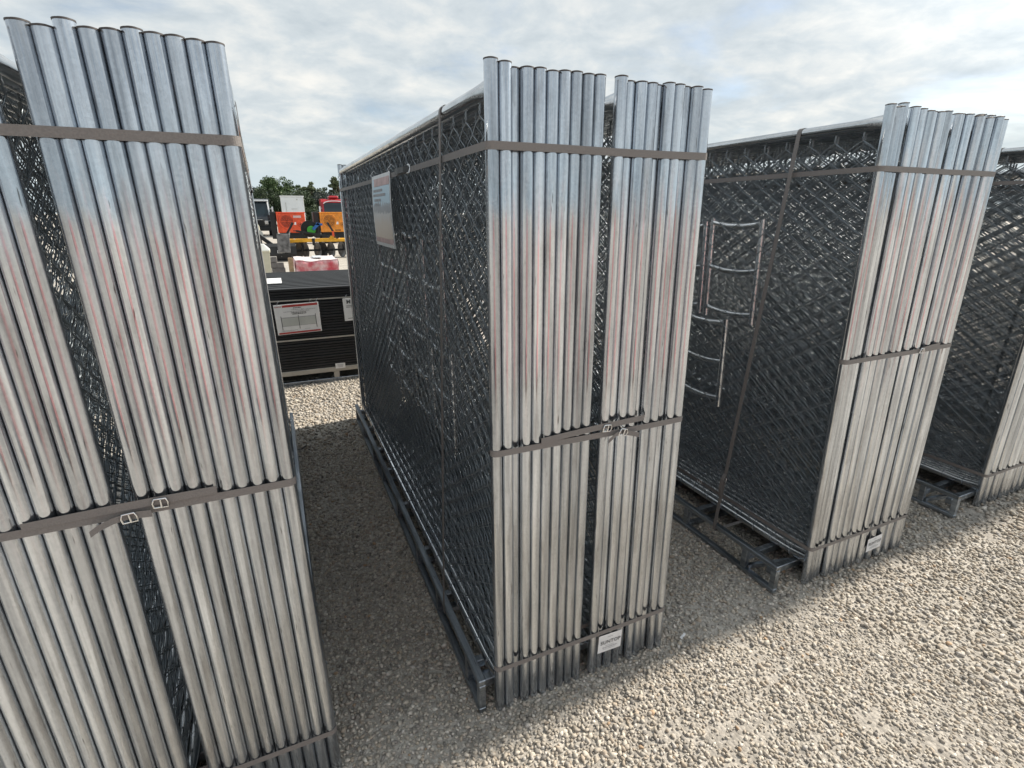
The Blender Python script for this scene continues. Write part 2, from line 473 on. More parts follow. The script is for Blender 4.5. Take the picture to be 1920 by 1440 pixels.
def tag(o, label, cat, group=None, kind=None):
    o['label'] = label
    o['category'] = cat
    if group:
        o['group'] = group
    if kind:
        o['kind'] = kind
    return o


def thing(name, label, cat, loc=(0, 0, 0), rot=(0, 0, 0), group=None):
    o = bpy.data.objects.new(name, None)
    o.empty_display_size = 0.1
    col.objects.link(o)
    o.location = loc
    o.rotation_euler = rot
    return tag(o, label, cat, group)


def text_mesh(s, size, bold=0.0, align='CENTER', spacing=1.0):
    cu = bpy.data.curves.new('lettering', 'FONT')
    cu.body = s; cu.size = size; cu.align_x = align; cu.align_y = 'CENTER'
    cu.offset = bold; cu.space_character = spacing; cu.resolution_u = 3
    ob = bpy.data.objects.new('lettering', cu)
    col.objects.link(ob)
    dg = bpy.context.evaluated_depsgraph_get()
    me = bpy.data.meshes.new_from_object(ob.evaluated_get(dg))
    bpy.data.objects.remove(ob); bpy.data.curves.remove(cu)
    me.name = 'lettering'
    me.materials.clear()
    return me


def hull(pts):
    pts = sorted(set((round(p[0], 6), round(p[1], 6)) for p in pts))
    def half(ps):
        h = []
        for p in ps:
            while len(h) > 1 and (h[-1][0] - h[-2][0]) * (p[1] - h[-2][1]) - (h[-1][1] - h[-2][1]) * (p[0] - h[-2][0]) <= 0:
                h.pop()
            h.append(p)
        return h
    a = half(pts); b = half(pts[::-1])
    return a[:-1] + b[:-1]


def hull_loop(circles, clearance=0.0004, n=24):
    pts = []
    for (x, y, r) in circles:
        for k in range(n):
            t = 2 * math.pi * k / n
            pts.append((x + (r + clearance) * math.cos(t), y + (r + clearance) * math.sin(t)))
    h = hull(pts)
    nr = []
    m = len(h)
    for i in range(m):
        a, b, c = Vector(h[i - 1]), Vector(h[i]), Vector(h[(i + 1) % m])
        e1, e2 = (b - a).normalized(), (c - b).normalized()
        v = Vector((e1.y + e2.y, -(e1.x + e2.x)))
        nr.append(v.normalized() if v.length > 1e-6 else Vector((e1.y, -e1.x)))
    return h, nr


# ------------------------------------------------------------------ ground and gravel
def build_ground():
    nx = 96
    # graded grid: fine near the camera, running to the horizon
    g = np.sinh(np.linspace(-1, 1, nx) * 6.2) / np.sinh(6.2) * 900
    V = [(x + 1.0, y + 2.0, 0.0) for y in g for x in g]
    V = [(x, y, -0.006 + (0.010 * math.sin(x * 1.7 + 0.6) * math.sin(y * 1.3 + 1.1) if max(abs(x), abs(y)) < 12 else 0.0)) for x, y, _ in V]
    F = [(j * nx + i, j * nx + i + 1, (j + 1) * nx + i + 1, (j + 1) * nx + i) for j in range(nx - 1) for i in range(nx - 1)]
    me = bpy.data.meshes.new('ground'); me.from_pydata(V, [], F); me.update()
    for p in me.polygons:
        p.use_smooth = True
    o = link('ground', me, 'gravel_dust')
    o['kind'] = 'structure'


build_ground()


def ground_z(x, y):
    return -0.006 + 0.010 * np.sin(x * 1.7 + 0.6) * np.sin(y * 1.3 + 1.1)


FWD = np.array([math.sin(YAW), math.cos(YAW)]); RGT = np.array([math.cos(YAW), -math.sin(YAW)])


def value_noise(x, y, s, seed):
    r = np.random.default_rng(seed); tb = r.random((64, 64))
    u, v = x * s + 100, y * s + 100
    i, j = np.floor(u).astype(int), np.floor(v).astype(int)
    a, b = u - i, v - j
    a, b = a * a * (3 - 2 * a), b * b * (3 - 2 * b)
    t = lambda p, q: tb[p % 64, q % 64]
    return (t(i, j) * (1 - a) + t(i + 1, j) * a) * (1 - b) + (t(i, j + 1) * (1 - a) + t(i + 1, j + 1) * a) * b


def build_gravel():
    phi = (1 + 5 ** 0.5) / 2
    ico = np.array([(-1, phi, 0), (1, phi, 0), (-1, -phi, 0), (1, -phi, 0), (0, -1, phi), (0, 1, phi), (0, -1, -phi), (0, 1, -phi), (phi, 0, -1), (phi, 0, 1), (-phi, 0, -1), (-phi, 0, 1)])
    ico /= np.linalg.norm(ico[0])
    tri = np.array([(0, 11, 5), (0, 5, 1), (0, 1, 7), (0, 7, 10), (0, 10, 11), (1, 5, 9), (5, 11, 4), (11, 10, 2), (10, 7, 6), (7, 1, 8), (3, 9, 4), (3, 4, 2), (3, 2, 6), (3, 6, 8), (3, 8, 9), (4, 9, 5), (2, 4, 11), (6, 2, 10), (8, 6, 7), (9, 8, 1)])
    P, S = [], []
    for cell, d0, d1, r0, r1 in ((0.0125, 0.0, 2.35, 0.0038, 0.0100), (0.0175, 2.35, 3.8, 0.0062, 0.0118), (0.027, 3.8, 7.5, 0.009, 0.0155)):
        x0, x1, y0, y1 = -2.6, 7.4, 0.15, 7.4
        xs, ys = np.meshgrid(np.arange(x0, x1, cell), np.arange(y0, y1, cell))
        xs = (xs + rng.uniform(-.5, .5, xs.shape) * cell).ravel(); ys = (ys + rng.uniform(-.5, .5, ys.shape) * cell).ravel()
        # keep what the lens, or one a step to the side, can see
        fwd = xs * FWD[0] + ys * FWD[1]; rgt = xs * RGT[0] + ys * RGT[1]
        d = np.hypot(xs, ys)
        keep = (d >= d0) & (d < d1) & (fwd > 0.35) & (rgt < fwd * 1.02 + 0.75) & (rgt > -fwd * 0.75 - 0.55)
        # under the stacks and far behind them little shows
        for (a, b) in ((-0.70, -0.10), (0.60, 1.18), (2.22, 2.76), (3.80, 4.35)):
            keep &= ~((xs > a) & (xs < b) & (ys > 1.55) & (ys < 4.2))
        keep &= ~((xs > 1.3) & (ys > 4.6)) & ~((xs < -0.75) & (ys > 1.3)) & ~((ys > 5.7)) & ~((xs > 4.45) & (ys > 1.9))
        bare = 0.62 * value_noise(xs, ys, 2.3, 3) + 0.38 * value_noise(xs, ys, 7.0, 4)
        keep &= (rng.random(xs.shape) < np.clip((0.87 - bare) * 4.0, 0.22, 0.98))
        xs, ys = xs[keep], ys[keep]
        P.append(np.stack([xs, ys], 1))
        u = rng.random(len(xs))
        S.append(r0 + (r1 - r0) * u ** 1.9 * (0.75 + 0.5 * value_noise(xs, ys, 3.1, 9)))
    P = np.concatenate(P); S = np.concatenate(S); n = len(P)
    # random lumps: per-stone vertex jitter, flattening and rotation
    V = ico[None] * (1 + rng.uniform(-.30, .30, (n, 12, 1))) + rng.uniform(-.17, .17, (n, 12, 3))
    V *= np.stack([rng.uniform(.9, 1.45, n), rng.uniform(.7, 1.05, n), rng.uniform(.55, .9, n)], 1)[:, None, :]
    a = rng.uniform(0, 2 * np.pi, n); tl = rng.normal(0, .35, n)
    ct, st = np.cos(tl), np.sin(tl)
    Y, Z = V[..., 1] * ct[:, None] - V[..., 2] * st[:, None], V[..., 1] * st[:, None] + V[..., 2] * ct[:, None]
    X = V[..., 0]; c, s = np.cos(a)[:, None], np.sin(a)[:, None]
    V = np.stack([X * c - Y * s, X * s + Y * c, Z], -1) * S[:, None, None]
    V[..., 0] += P[:, :1]; V[..., 1] += P[:, 1:]
    V[..., 2] += (ground_z(P[:, 0], P[:, 1]) + S * rng.uniform(0.05, 0.55, n))[:, None]
    me = bpy.data.meshes.new('gravel')
    nf = n * 20
    me.vertices.add(n * 12); me.vertices.foreach_set('co', V.astype(np.float32).ravel())
    F = (tri[None] + (np.arange(n) * 12)[:, None, None]).reshape(-1)
    me.loops.add(nf * 3); me.loops.foreach_set('vertex_index', F.astype(np.int32))
    me.polygons.add(nf); me.polygons.foreach_set('loop_start', np.arange(0, nf * 3, 3, dtype=np.int32)); me.polygons.foreach_set('loop_total', np.full(nf, 3, np.int32))
    pal = np.array([(.45, .41, .36), (.53, .495, .445), (.37, .34, .305), (.60, .57, .53), (.28, .265, .25), (.42, .365, .305), (.49, .47, .45), (.21, .20, .19), (.44, .32, .22)])
    pr = np.array([.24, .20, .18, .09, .09, .10, .07, .025, .005])
    cc = pal[rng.choice(len(pal), n, p=pr / pr.sum())] * rng.uniform(.80, 1.14, (n, 1)) * np.array([1.02, .998, .955])
    C = np.concatenate([np.repeat(cc, 12, 0), np.ones((n * 12, 1))], 1)
    at = me.color_attributes.new('stone_colour', 'FLOAT_COLOR', 'POINT'); at.data.foreach_set('color', C.astype(np.float32).ravel())
    me.update(calc_edges=True); me.validate()
    o = link('gravel', me, 'gravel_stone')
    tag(o, 'loose beige and grey limestone gravel covering the yard', 'gravel', kind='stuff')
    print('gravel stones', n)


build_gravel()

# ------------------------------------------------------------------ fence panels
PR = 0.0173                 # tube radius
L = 3.045                   # panel length over the posts
POST_H = 2.022
RAIL_T, RAIL_B = 1.975, 0.118


def post_mesh():
    m = MB()
    n = 28
    m.tube([(0, 0, 0), (0, 0, POST_H)], PR, n)
    return m.mesh('post')


def cap_mesh():
    m = MB()
    m.tube([(0, 0, 0), (0, 0, 0.0030)], PR + 0.0007, 24)
    m.tube([(0, 0, 0.0030), (0, 0, 0.0052)], [PR - 0.001, PR - 0.006], 24)
    return m.mesh('cap')


def rail_mesh(zc):
    m = MB()
    y0, y1 = PR * 0.75, L - 2 * PR + PR * 0.25
    ys = [y0, y0 + .012, y0 + .03, y0 + .055, y0 + .085, y0 + .12, y1 - .12, y1 - .085, y1 - .055, y1 - .03, y1 - .012, y1]
    fl = [1, .95, .72, .38, .12, 0, 0, .12, .38, .72, .95, 1]
    # crimped ends: squeezed thin and tall where they are welded to the post
    m.tube([(0, y, 0) for y in ys], [(PR * (1 - .42 * f), PR * (1 + .32 * f)) for f in fl], 20)
    return m.mesh('rail')


def chain_mesh(seed, yphase=0.0, zphase=0.0):
    """woven diamond wire: flattened spirals standing upright, locked into each other, twisted ends on top"""
    r = random.Random(4)
    p, h = 0.0545, 0.076          # half diamond width, diamond height
    wr = 0.0019
    y0, y1 = PR * 1.1, L - 2 * PR - PR * 1.1
    n = int((y1 - y0) / p)
    p = (y1 - y0) / n
    zt, zb = RAIL_T - PR - 0.004, RAIL_B - 0.004
    ph = [r.uniform(0, 6.28) for _ in range(8)]
    def warp(x, y, z):
        q = 0.004 * math.sin(y * 2.1 + ph[0] + seed * .5) * math.sin(z * 2.7 + ph[1]) + 0.003 * math.sin(y * 7 + z * 5 + ph[2])
        dy = 0.005 * math.sin(z * 3.3 + ph[3] + y * 0.9) + 0.002 * math.sin(z * 9 + ph[4] + seed * .4)
        dz = 0.004 * math.sin(y * 2.6 + ph[5]) + 0.002 * math.sin(y * 8 + z * 3 + ph[6])
        e = min(1, (y - y0) / .15, (y1 - y) / .15, (zt - z) / .12 + .25, (z - zb) / .12 + .2)
        e = max(0, e)
        return (x + q * e, y + dy * e, z + dz * e)
    V, F = [], []
    def wire(pts):
        k0 = len(V)
        pv = [Vector(q) for q in pts]
        for i, q in enumerate(pv):
            d = (pv[min(i + 1, len(pv) - 1)] - pv[max(i - 1, 0)]).normalized()
            a = d.cross(Vector((1, 0, 0))).normalized(); b = a.cross(d)
            for k in range(4):
                t = math.pi / 4 + k * math.pi / 2
                V.append(tuple(q + a * (wr * math.cos(t)) + b * (wr * math.sin(t))))
        for i in range(len(pv) - 1):
            for k in range(4):
                F.append((k0 + i * 4 + k, k0 + i * 4 + (k + 1) % 4, k0 + i * 4 + 4 + (k + 1) % 4, k0 + i * 4 + 4 + k))
    zk = zt - 0.028 - zphase             # first lock under the twists
    rows = int((zk - zb) / (h / 2))
    for i in range(-3, n + 1):
        yl, yr = y0 + (i + yphase) * p, y0 + (i + 1 + yphase) * p
        if yr <= y0 + .002 or yl >= y1 - .002:
            continue
        # locks with the right neighbour are at zk for even i, half a diamond lower for odd i
        pts = []
        par = i % 2
        side = 1 if par == 0 else 0
        if True:
            tip_y = yr if side else yl
            sgn = 1 if side else -1
            pts += [(0.002 * sgn, tip_y - sgn * .002, zt), (-.002 * sgn, tip_y + sgn * .0015, zk + .019), (.0022 * sgn, tip_y - sgn * .002, zk + .009)]
        for k in range(rows + 1):
            z = zk - k * h / 2
            right = (k % 2 == 0) == bool(side)
            bend = yr + 0.0018 if right else yl - 0.0018
            pts.append((0.0, bend, z))
            if k < rows:
                zz = z - h / 4
                pts.append(((0.0030 if right else -0.0030), (yl + yr) / 2, zz))
        if pts[-1][2] > zb:
            pts.append((0.0, (yl + yr) / 2, zb))
        wire([warp(q[0], min(max(q[1], y0), y1), q[2]) for q in pts])
    me = bpy.data.meshes.new('chain_link_mesh')
    me.from_pydata(V, [], F)
    for q in me.polygons:
        q.use_smooth = True
    me.update()
    return me


def tie_mesh(seed):
    """wire ties round the bottom rail that hold the mesh"""
    r = random.Random(seed)
    m = MB()
    y = 0.09
    while y < L - .12:
        a = r.uniform(-.1, .1)
        q = PR + 0.0016
        pts = [(q * math.cos(t), y + 0.004 * math.sin(t + a), q * math.sin(t)) for t in [R(k) for k in range(0, 361, 40)]]
        m.tube(pts, 0.0019, 5, caps=False)
        m.tube([(0, y, q), (0.002, y + .006, q + .03)], 0.0019, 5)
        y += 0.1095
    return m.mesh('rail_ties')


POST, CAP, RAIL = post_mesh(), cap_mesh(), rail_mesh(0)
POST.materials.append(MATS['galvanised_tube']); CAP.materials.append(MATS['cap_plastic']); RAIL.materials.append(MATS['galvanised_rail'])
CHAINS = [chain_mesh(k + 1, yp, z) for k, (yp, z) in enumerate(((0, 0), (.27, .005), (.54, .010), (.81, .015), (1.08, .017), (1.35, .012), (1.62, .007), (1.89, .002)))]
TIES = [tie_mesh(s) for s in (1, 2)]
for c in CHAINS:
    c.materials.append(MATS['mesh_wire'])
for c in TIES:
    c.materials.append(MATS['mesh_wire'])

ORD = ['first', 'second', 'third', 'fourth', 'fifth', 'sixth', 'seventh', 'eighth', 'ninth', 'tenth']


class Stack:
    pass


def build_panel(x, y, dz, lean, label, group, variant, ties, yaw=0.0, lift=0.0):
    t = thing('fence_panel', label, 'fence panel', (x, y, 0), (0, lean, yaw), group)
    for yy in (0, L - 2 * PR):
        jz = dz if yy == 0 else random.uniform(-.004, .004)
        po = link('post', POST, None, t, (0, yy, 0)); po.scale.z = (POST_H + jz) / POST_H
        po.rotation_euler.z = random.uniform(0, 6.28)
        link('cap', CAP, None, po, (0, 0, POST_H))
    link('top_rail', RAIL, None, t, (0, 0, RAIL_T + lift))
    link('bottom_rail', RAIL, None, t, (0, 0, RAIL_B))
    ch = link('chain_link_mesh', CHAINS[variant], None, t)
    ch.location.y += random.uniform(-.004, .004); ch.location.z = lift + random.uniform(-.006, .001)
    ch['kind'] = 'stuff'
    if ties:
        tm = link('rail_ties', TIES[variant % 2], None, t, (0, 0, RAIL_B)); tm['kind'] = 'stuff'
    return t


def build_stack(where, yfront, bundles, yaw=0.0, lift=0.0):
    """bundles: list of (side name, [x at foot], [x at top], [y offset], [dz])"""
    st = Stack(); st.posts = []; st.y = yfront; st.yaw = yaw; st.lift = lift
    n_all = sum(len(b[1]) for b in bundles)
    k = 0
    for side, xf, xt, yo, dzs in bundles:
        for i in range(len(xf)):
            lean = math.atan2(xt[i] - xf[i], POST_H)
            lab = '%s galvanised fence panel from the left, %s bundle of the %s' % (ORD[i], side, where)
            build_panel(xf[i], yfront + PR + yo[i], dzs[i] + lift, lean, lab, 'fence panels of the ' + where, k % 8, k < 3 or k == n_all - 1, st.yaw, lift)
            st.posts.append((xf[i], math.tan(lean), yfront + PR + yo[i], math.cos(lean)))
            k += 1
    return st


def spread(a, b, w):
    """post centres between outer edges a..b for relative visible widths w"""
    w = np.array(w, float)
    e = np.concatenate([[0], np.cumsum(w)]) / w.sum()
    c = (e[:-1] + e[1:]) / 2
    return list(a + PR + (b - a - 2 * PR) * (c - c[0]) / (c[-1] - c[0]))


def bundle(side, foot, top, w, back, dz, jit=0.0025, seed=0):
    r = random.Random(seed)
    n = len(w)
    xf, xt = spread(foot[0], foot[1], w), spread(top[0], top[1], w)
    yo = [r.uniform(0, jit) for i in range(n)]
    for i in sorted(back):                            # a post squeezed between its neighbours stands behind them
        need = 0.0
        for j in (i - 1, i + 1):
            if 0 <= j < n and j not in back:
                dx = min(abs(xf[i] - xf[j]), abs(xt[i] - xt[j]))
                if dx < 2 * PR:
                    need = max(need, yo[j] + math.sqrt(4 * PR * PR - dx * dx))
        yo[i] = min(max(back[i], need), .021)
    return (side, xf, xt, yo, [dz.get(i, 0) + r.uniform(-.0035, .0035) for i in range(n)])


# left, centre, right and far right stacks
W_LEFT = 'leftmost stack'
W_MID = 'centre stack'
W_RIGHT = 'stack right of centre'
W_FAR = 'stack at the right edge'
S1 = build_stack(W_LEFT, 1.30, [
    bundle('left', (-0.752, -0.400), (-0.765, -0.413), [1] * 10, {}, {}, seed=1),
    bundle('right', (-0.360, -0.012), (-0.376, -0.038), [1] * 10, {}, {0: .0, 1: -.002, 2: .010, 5: .004, 7: .002}, seed=2)], 0.017, -.017)
S2 = build_stack(W_MID, 1.281, [
    bundle('left', (0.514, 0.860), (0.507, 0.845), [1.02, .98, .72, .95, .98, .96, .98, .98, .96, .98], {2: .017}, {0: .006, 1: .006, 2: -.003}, seed=3),
    bundle('right', (0.898, 1.249), (0.879, 1.206), [1.0, .78, .95, .86, .72, .9, 1, .78, .88, .95], {1: .012, 4: .017, 7: .013}, {0: .005}, seed=4)])
S3 = build_stack(W_RIGHT, 1.295, [
    bundle('left', (2.112, 2.480), (2.028, 2.398), [1.1, .75, .55, .8, 1.0, .95, .95, .75, .9, .8], {1: .010, 2: .014, 3: .020, 7: .012}, {3: .018, 2: .002, 4: .004}, seed=5),
    bundle('right', (2.500, 2.845), (2.430, 2.785), [1.15, .7, .9, .6, 1.0, .7, .8, .8, .75, .8], {1: .015, 3: .018, 5: .013, 7: .016}, {5: .008, 7: .010, 8: .004}, seed=6)], 0.0, .024)
S4 = build_stack(W_FAR, 1.345, [
    bundle('left', (3.672, 4.030), (3.620, 3.975), [1.0, .8, .9, .8, 1, .9, .8, .9, .9, .9], {1: .013, 3: .015, 6: .012}, {}, seed=7),
    bundle('right', (4.055, 4.405), (4.000, 4.350), [1.0, .8, .9, .8, 1, .9, .8, .9, .9, .9], {1: .013, 3: .015, 6: .012}, {}, seed=8)], 0.0, .024)

W_OUT = 'unseen stack added for shade'  # out of view, added to keep sun off the neighbouring mesh
S5 = build_stack(W_OUT, 1.36, [
    bundle('left', (5.25, 5.60), (5.20, 5.55), [1.0, .8, .9, .8, 1, .9, .8, .9, .9, .9], {1: .013, 3: .015, 6: .012}, {}, seed=9),
    bundle('right', (5.63, 5.98), (5.58, 5.93), [1.0, .8, .9, .8, 1, .9, .8, .9, .9, .9], {1: .013, 3: .015, 6: .012}, {}, seed=10)])


def circles_at(st, z, ends=(0,)):
    out = []
    for (x, tl, y, cl) in st.posts:
        for e in ends:
            out.append((x + tl * z - e * (L - 2 * PR) * math.sin(st.yaw), y + e * (L - 2 * PR) * math.cos(st.yaw), PR / cl))
    return out


# ------------------------------------------------------------------ straps
SW = 0.0195


def strap_loop(name, label, circles, z, mat='strap_webbing', slope=0.0, width=SW, group='webbing straps around the stacks'):
    t = thing(name, label, 'strap', (0, 0, z), group=group)
    h, nr = hull_loop(circles)
    # subdivide so that the band can bow slightly on its free runs
    P, Q = [], []
    m = len(h)
    x0 = min(p[0] for p in h)
    for i in range(m):
        a, b = Vector(h[i]), Vector(h[(i + 1) % m]); na, nb = nr[i], nr[(i + 1) % m]
        k = max(1, int((b - a).length / 0.12))
        for j in range(k):
            u = j / k
            q = a.lerp(b, u); sag = -0.004 * math.sin(math.pi * u) * min(1, (b - a).length)
            P.append((q.x, q.y, slope * (q.x - x0) + sag)); v = (na.lerp(nb, u)).normalized() if u else na
            if 0 < u:
                e = (b - a).normalized(); v = Vector((e.y, -e.x))
            Q.append((v.x, v.y, 0))
    MB().ribbon(P, Q, (0, 0, 1), width, 0.0012, closed=True).build('webbing', mat, t)
    return t


def buckle(t, loc, rot=(0, 0, 0), s=1.0):
    """bent-wire buckle, lying in the local XZ plane"""
    m = MB()
    w, hh, r = 0.0145 * s, 0.0115 * s, 0.0022 * s
    pts = [(-w, 0, -hh), (w, 0, -hh), (w * 1.05, -.004, hh * .2), (w * .8, -.003, hh), (-w * .8, -.003, hh), (-w * 1.05, -.004, hh * .2), (-w, 0, -hh)]
    m.tube(pts, r, 8)
    m.tube([(w * .1, -.002, -hh), (w * .1, -.0055, hh)], r, 8)
    o = m.build('buckle', 'buckle_wire', t, loc)
    o.rotation_euler = rot
    return o


def open_band(t, name, pts, width=SW, thick=0.0012, wdir=(0, 0, 1), mat='strap_webbing'):
    P = [Vector(p) for p in pts]
    Q = []
    w = Vector(wdir)
    for i in range(len(P)):
        d = (P[min(i + 1, len(P) - 1)] - P[max(i - 1, 0)]).normalized()
        Q.append(w.cross(d).normalized() * -1 if w.cross(d).y > 0 else w.cross(d).normalized())
    return MB().ribbon(P, Q, wdir, width, thick).build(name, mat, t)


for S, nm, z in ((S1, W_LEFT, 1.830), (S2, W_MID, 1.846), (S3, W_RIGHT, 1.840), (S4, W_FAR, 1.84), (S5, W_OUT, 1.84)):
    t = strap_loop('tie_strap', 'uppermost grey strap running right around the ' + nm, circles_at(S, z, (0, 1)), z)
    if S is S2:
        x = S.posts[0][0] + S.posts[0][1] * z - PR
        b = buckle(t, (x - .004, 2.10, 0.001), (0, 0, R(90)), 1.25)
        open_band(t, 'strap_tail', [(x - .003, 2.09, 0), (x - .012, 2.14, .001), (x - .014, 2.24, .002), (x - .010, 2.31, .001)], .0215, .0016, mat='black_strap')
    if S in (S3,):
        pass

# mid straps: hold the post ends only, two lengths joined by buckles
for S, nm, z, slope in ((S1, W_LEFT, 1.036, 0.0), (S2, W_MID, 1.012, -0.004), (S3, W_RIGHT, 1.108, 0.0), (S4, W_FAR, 1.05, 0.0)):
    yf = S.y
    t = strap_loop('tie_strap', 'grey buckled strap around posts at half height, ' + nm, circles_at(S, z), z, slope=slope)
    if S is S2:
        y = yf - .0025
        open_band(t, 'strap_tail', [(.668, y, .016), (.75, y, .021), (.85, y - .001, .026), (.90, y - .003, .029), (.96, y - .004, .031), (1.05, y - .001, .032)])
        buckle(t, (.903, yf - .006, .020), (0, R(4), 0))
        buckle(t, (.966, yf - .008, -.004), (0, R(14), 0))
        open_band(t, 'strap_tail', [(.963, yf - .005, -.003), (.935, yf - .012, -.006), (.918, yf - .017, -.013), (.908, yf - .012, -.026), (.905, yf - .016, -.034)], .013)
        open_band(t, 'strap_tail', [(.966, yf - .006, -.004), (.99, yf - .012, -.010), (1.022, yf - .019, -.019)], .017)
    if S is S1:
        y = yf - .0025
        open_band(t, 'strap_tail', [(-.57, y, .013), (-.48, y, .016), (-.39, y - .002, .020), (-.33, y - .003, .021), (-.27, y - .003, .021), (-.20, y, .020)])
        buckle(t, (-.316, yf - .006, .014), (0, R(3), 0))
        buckle(t, (-.380, yf - .008, -.008), (0, R(-3), 0))
        open_band(t, 'strap_tail', [(-.38, yf - .005, -.005), (-.41, yf - .013, -.006), (-.435, yf - .022, -.012), (-.452, yf - .026, -.022)], .015)
        open_band(t, 'strap_tail', [(-.38, yf - .005, -.005), (-.355, yf - .012, -.003), (-.335, yf - .014, -.004)], .017)
    if S is S3:
        buckle(t, (2.562, yf - .006, .0), (0, R(8), 0), 0.9)
        open_band(t, 'strap_tail', [(2.56, yf - .003, .003), (2.63, yf - .003, .010), (2.70, yf - .002, .013)])
    if S is S4:
        buckle(t, (3.98, yf - .006, .0), (0, R(5), 0), 0.9)

# lower straps
for S, nm, z, ends in ((S1, W_LEFT, 0.165, (0,)), (S2, W_MID, 0.190, (0,)), (S3, W_RIGHT, 0.195, (0, 1)), (S4, W_FAR, 0.21, (0, 1))):
    t = strap_loop('tie_strap', 'lowest grey strap tied around the foot of the ' + nm, circles_at(S, z, ends), z, width=0.018)
    if S in (S3, S4):
        x = S.posts[0][0] + S.posts[0][1] * z - PR
        buckle(t, (x - .005, S.y + 0.72, 0.002), (0, 0, R(90)))

# upright straps over the rails and round the pallet
PAL = {id(S1): (-0.80, -0.03), id(S2): (0.455, 1.235), id(S3): (1.917, 2.825), id(S4): (3.40, 4.39), id(S5): (5.05, 5.96)}
for S, nm, yy in ((S1, W_LEFT, 1.68), (S2, W_MID, 1.665), (S3, W_RIGHT, 1.655), (S4, W_FAR, 1.70)):
    a, b = PAL[id(S)]
    cs = [(x + tl * RAIL_T - (yy - S.y) * math.sin(S.yaw), (RAIL_T + S.lift) * cl, PR) for (x, tl, y, cl) in S.posts]
    cs += [(a, .113, .0005), (b, .113, .0005), (a, .146, .0005), (b, .146, .0005)]
    h, nr = hull_loop(cs, 0.0012)
    t = thing('tie_strap', 'upright grey strap over the top rails of the ' + nm, 'strap', (0, yy, 0), group='webbing straps around the stacks')
    MB().ribbon([(p[0], 0.045 * max(0, 1 - p[1] / 2), p[1]) for p in h], [(q[0], 0, q[1]) for q in nr], (0, 1, 0), SW, 0.0012, closed=True).build('webbing', 'strap_webbing', t)
    if S in (S3, S4):
        x0 = S.posts[0][0] + S.posts[0][1] * .4 - PR
        u = (0.42 - .146) / (RAIL_T - .146)
        xs = a + (S.posts[0][0] + S.posts[0][1] * RAIL_T - PR - a) * u
        bb = buckle(t, (xs - .006, .036, .40), (0, R(90), R(90)), 1.2)
        open_band(t, 'strap_tail', [(xs - .003, .036, .44), (xs - .016, .038, .41), (xs - .020, .040, .36), (xs - .010, .042, .31)], .018, .0014, (0, 1, 0))

# ------------------------------------------------------------------ steel pallets under the stacks
def steel_pallet(label, xa, xb, y0, uprights, y1):
    t = thing('steel_pallet', label, 'pallet', (xa, y0, 0), group='steel pallets under the fence stacks')
    w = 0.027
    W = xb - xa
    ln = y1 - y0
    for x in (0, W - w):
        MB().box(x, x + w, 0, ln, 0.0, 0.022, .003).build('lower_runner', 'pallet_steel', t)
        MB().box(x, x + w, 0, ln, .122, .146, .003).build('upper_runner', 'pallet_steel', t)
        for u in uprights:
            MB().box(x + .0015, x + w - .0015, u, u + .030, .022, .122, .002).build('upright', 'pallet_steel', t)
    for k, u in enumerate(uprights):
        v = u + .042 if k == 0 else u
        MB().box(w, W - w, v + .001, v + .031, .062, .096, .003).build('crossbar', 'pallet_steel', t)
        if k > 1:
            MB().box(w, W - w, u + .001, u + .031, .002, .024, .003).build('cross_tie', 'pallet_steel', t)
    m = MB(); m.bar((w, uprights[1] + .0, .03), (w + .16, uprights[0] + .062, .085), .02, .02)
    m.build('brace', 'pallet_steel', t)
    return t


UP = [0.0, 0.13, 0.52, 0.87, 1.33, 1.79, 2.13, 2.55, 2.95]
steel_pallet('galvanised steel pallet frame under the leftmost stack', *PAL[id(S1)], 1.325, UP, 4.31)
steel_pallet('galvanised steel pallet frame under the centre stack', *PAL[id(S2)], 1.300, UP, 4.29)
steel_pallet('galvanised steel pallet frame under the stack right of centre', *PAL[id(S3)], 1.315, [0, .17, .58, .96, 1.4, 1.8, 2.2, 2.6, 2.95], 4.30)
steel_pallet('galvanised steel pallet frame under the stack at the right edge', *PAL[id(S4)], 1.335, [0, .17, .58, .96, 1.4, 1.8, 2.2, 2.6, 2.95], 4.32)

steel_pallet('galvanised steel pallet frame under the unseen stack added for shade', *PAL[id(S5)], 1.35, [0, .17, .58, .96, 1.4, 1.8, 2.2, 2.6, 2.95], 4.33)


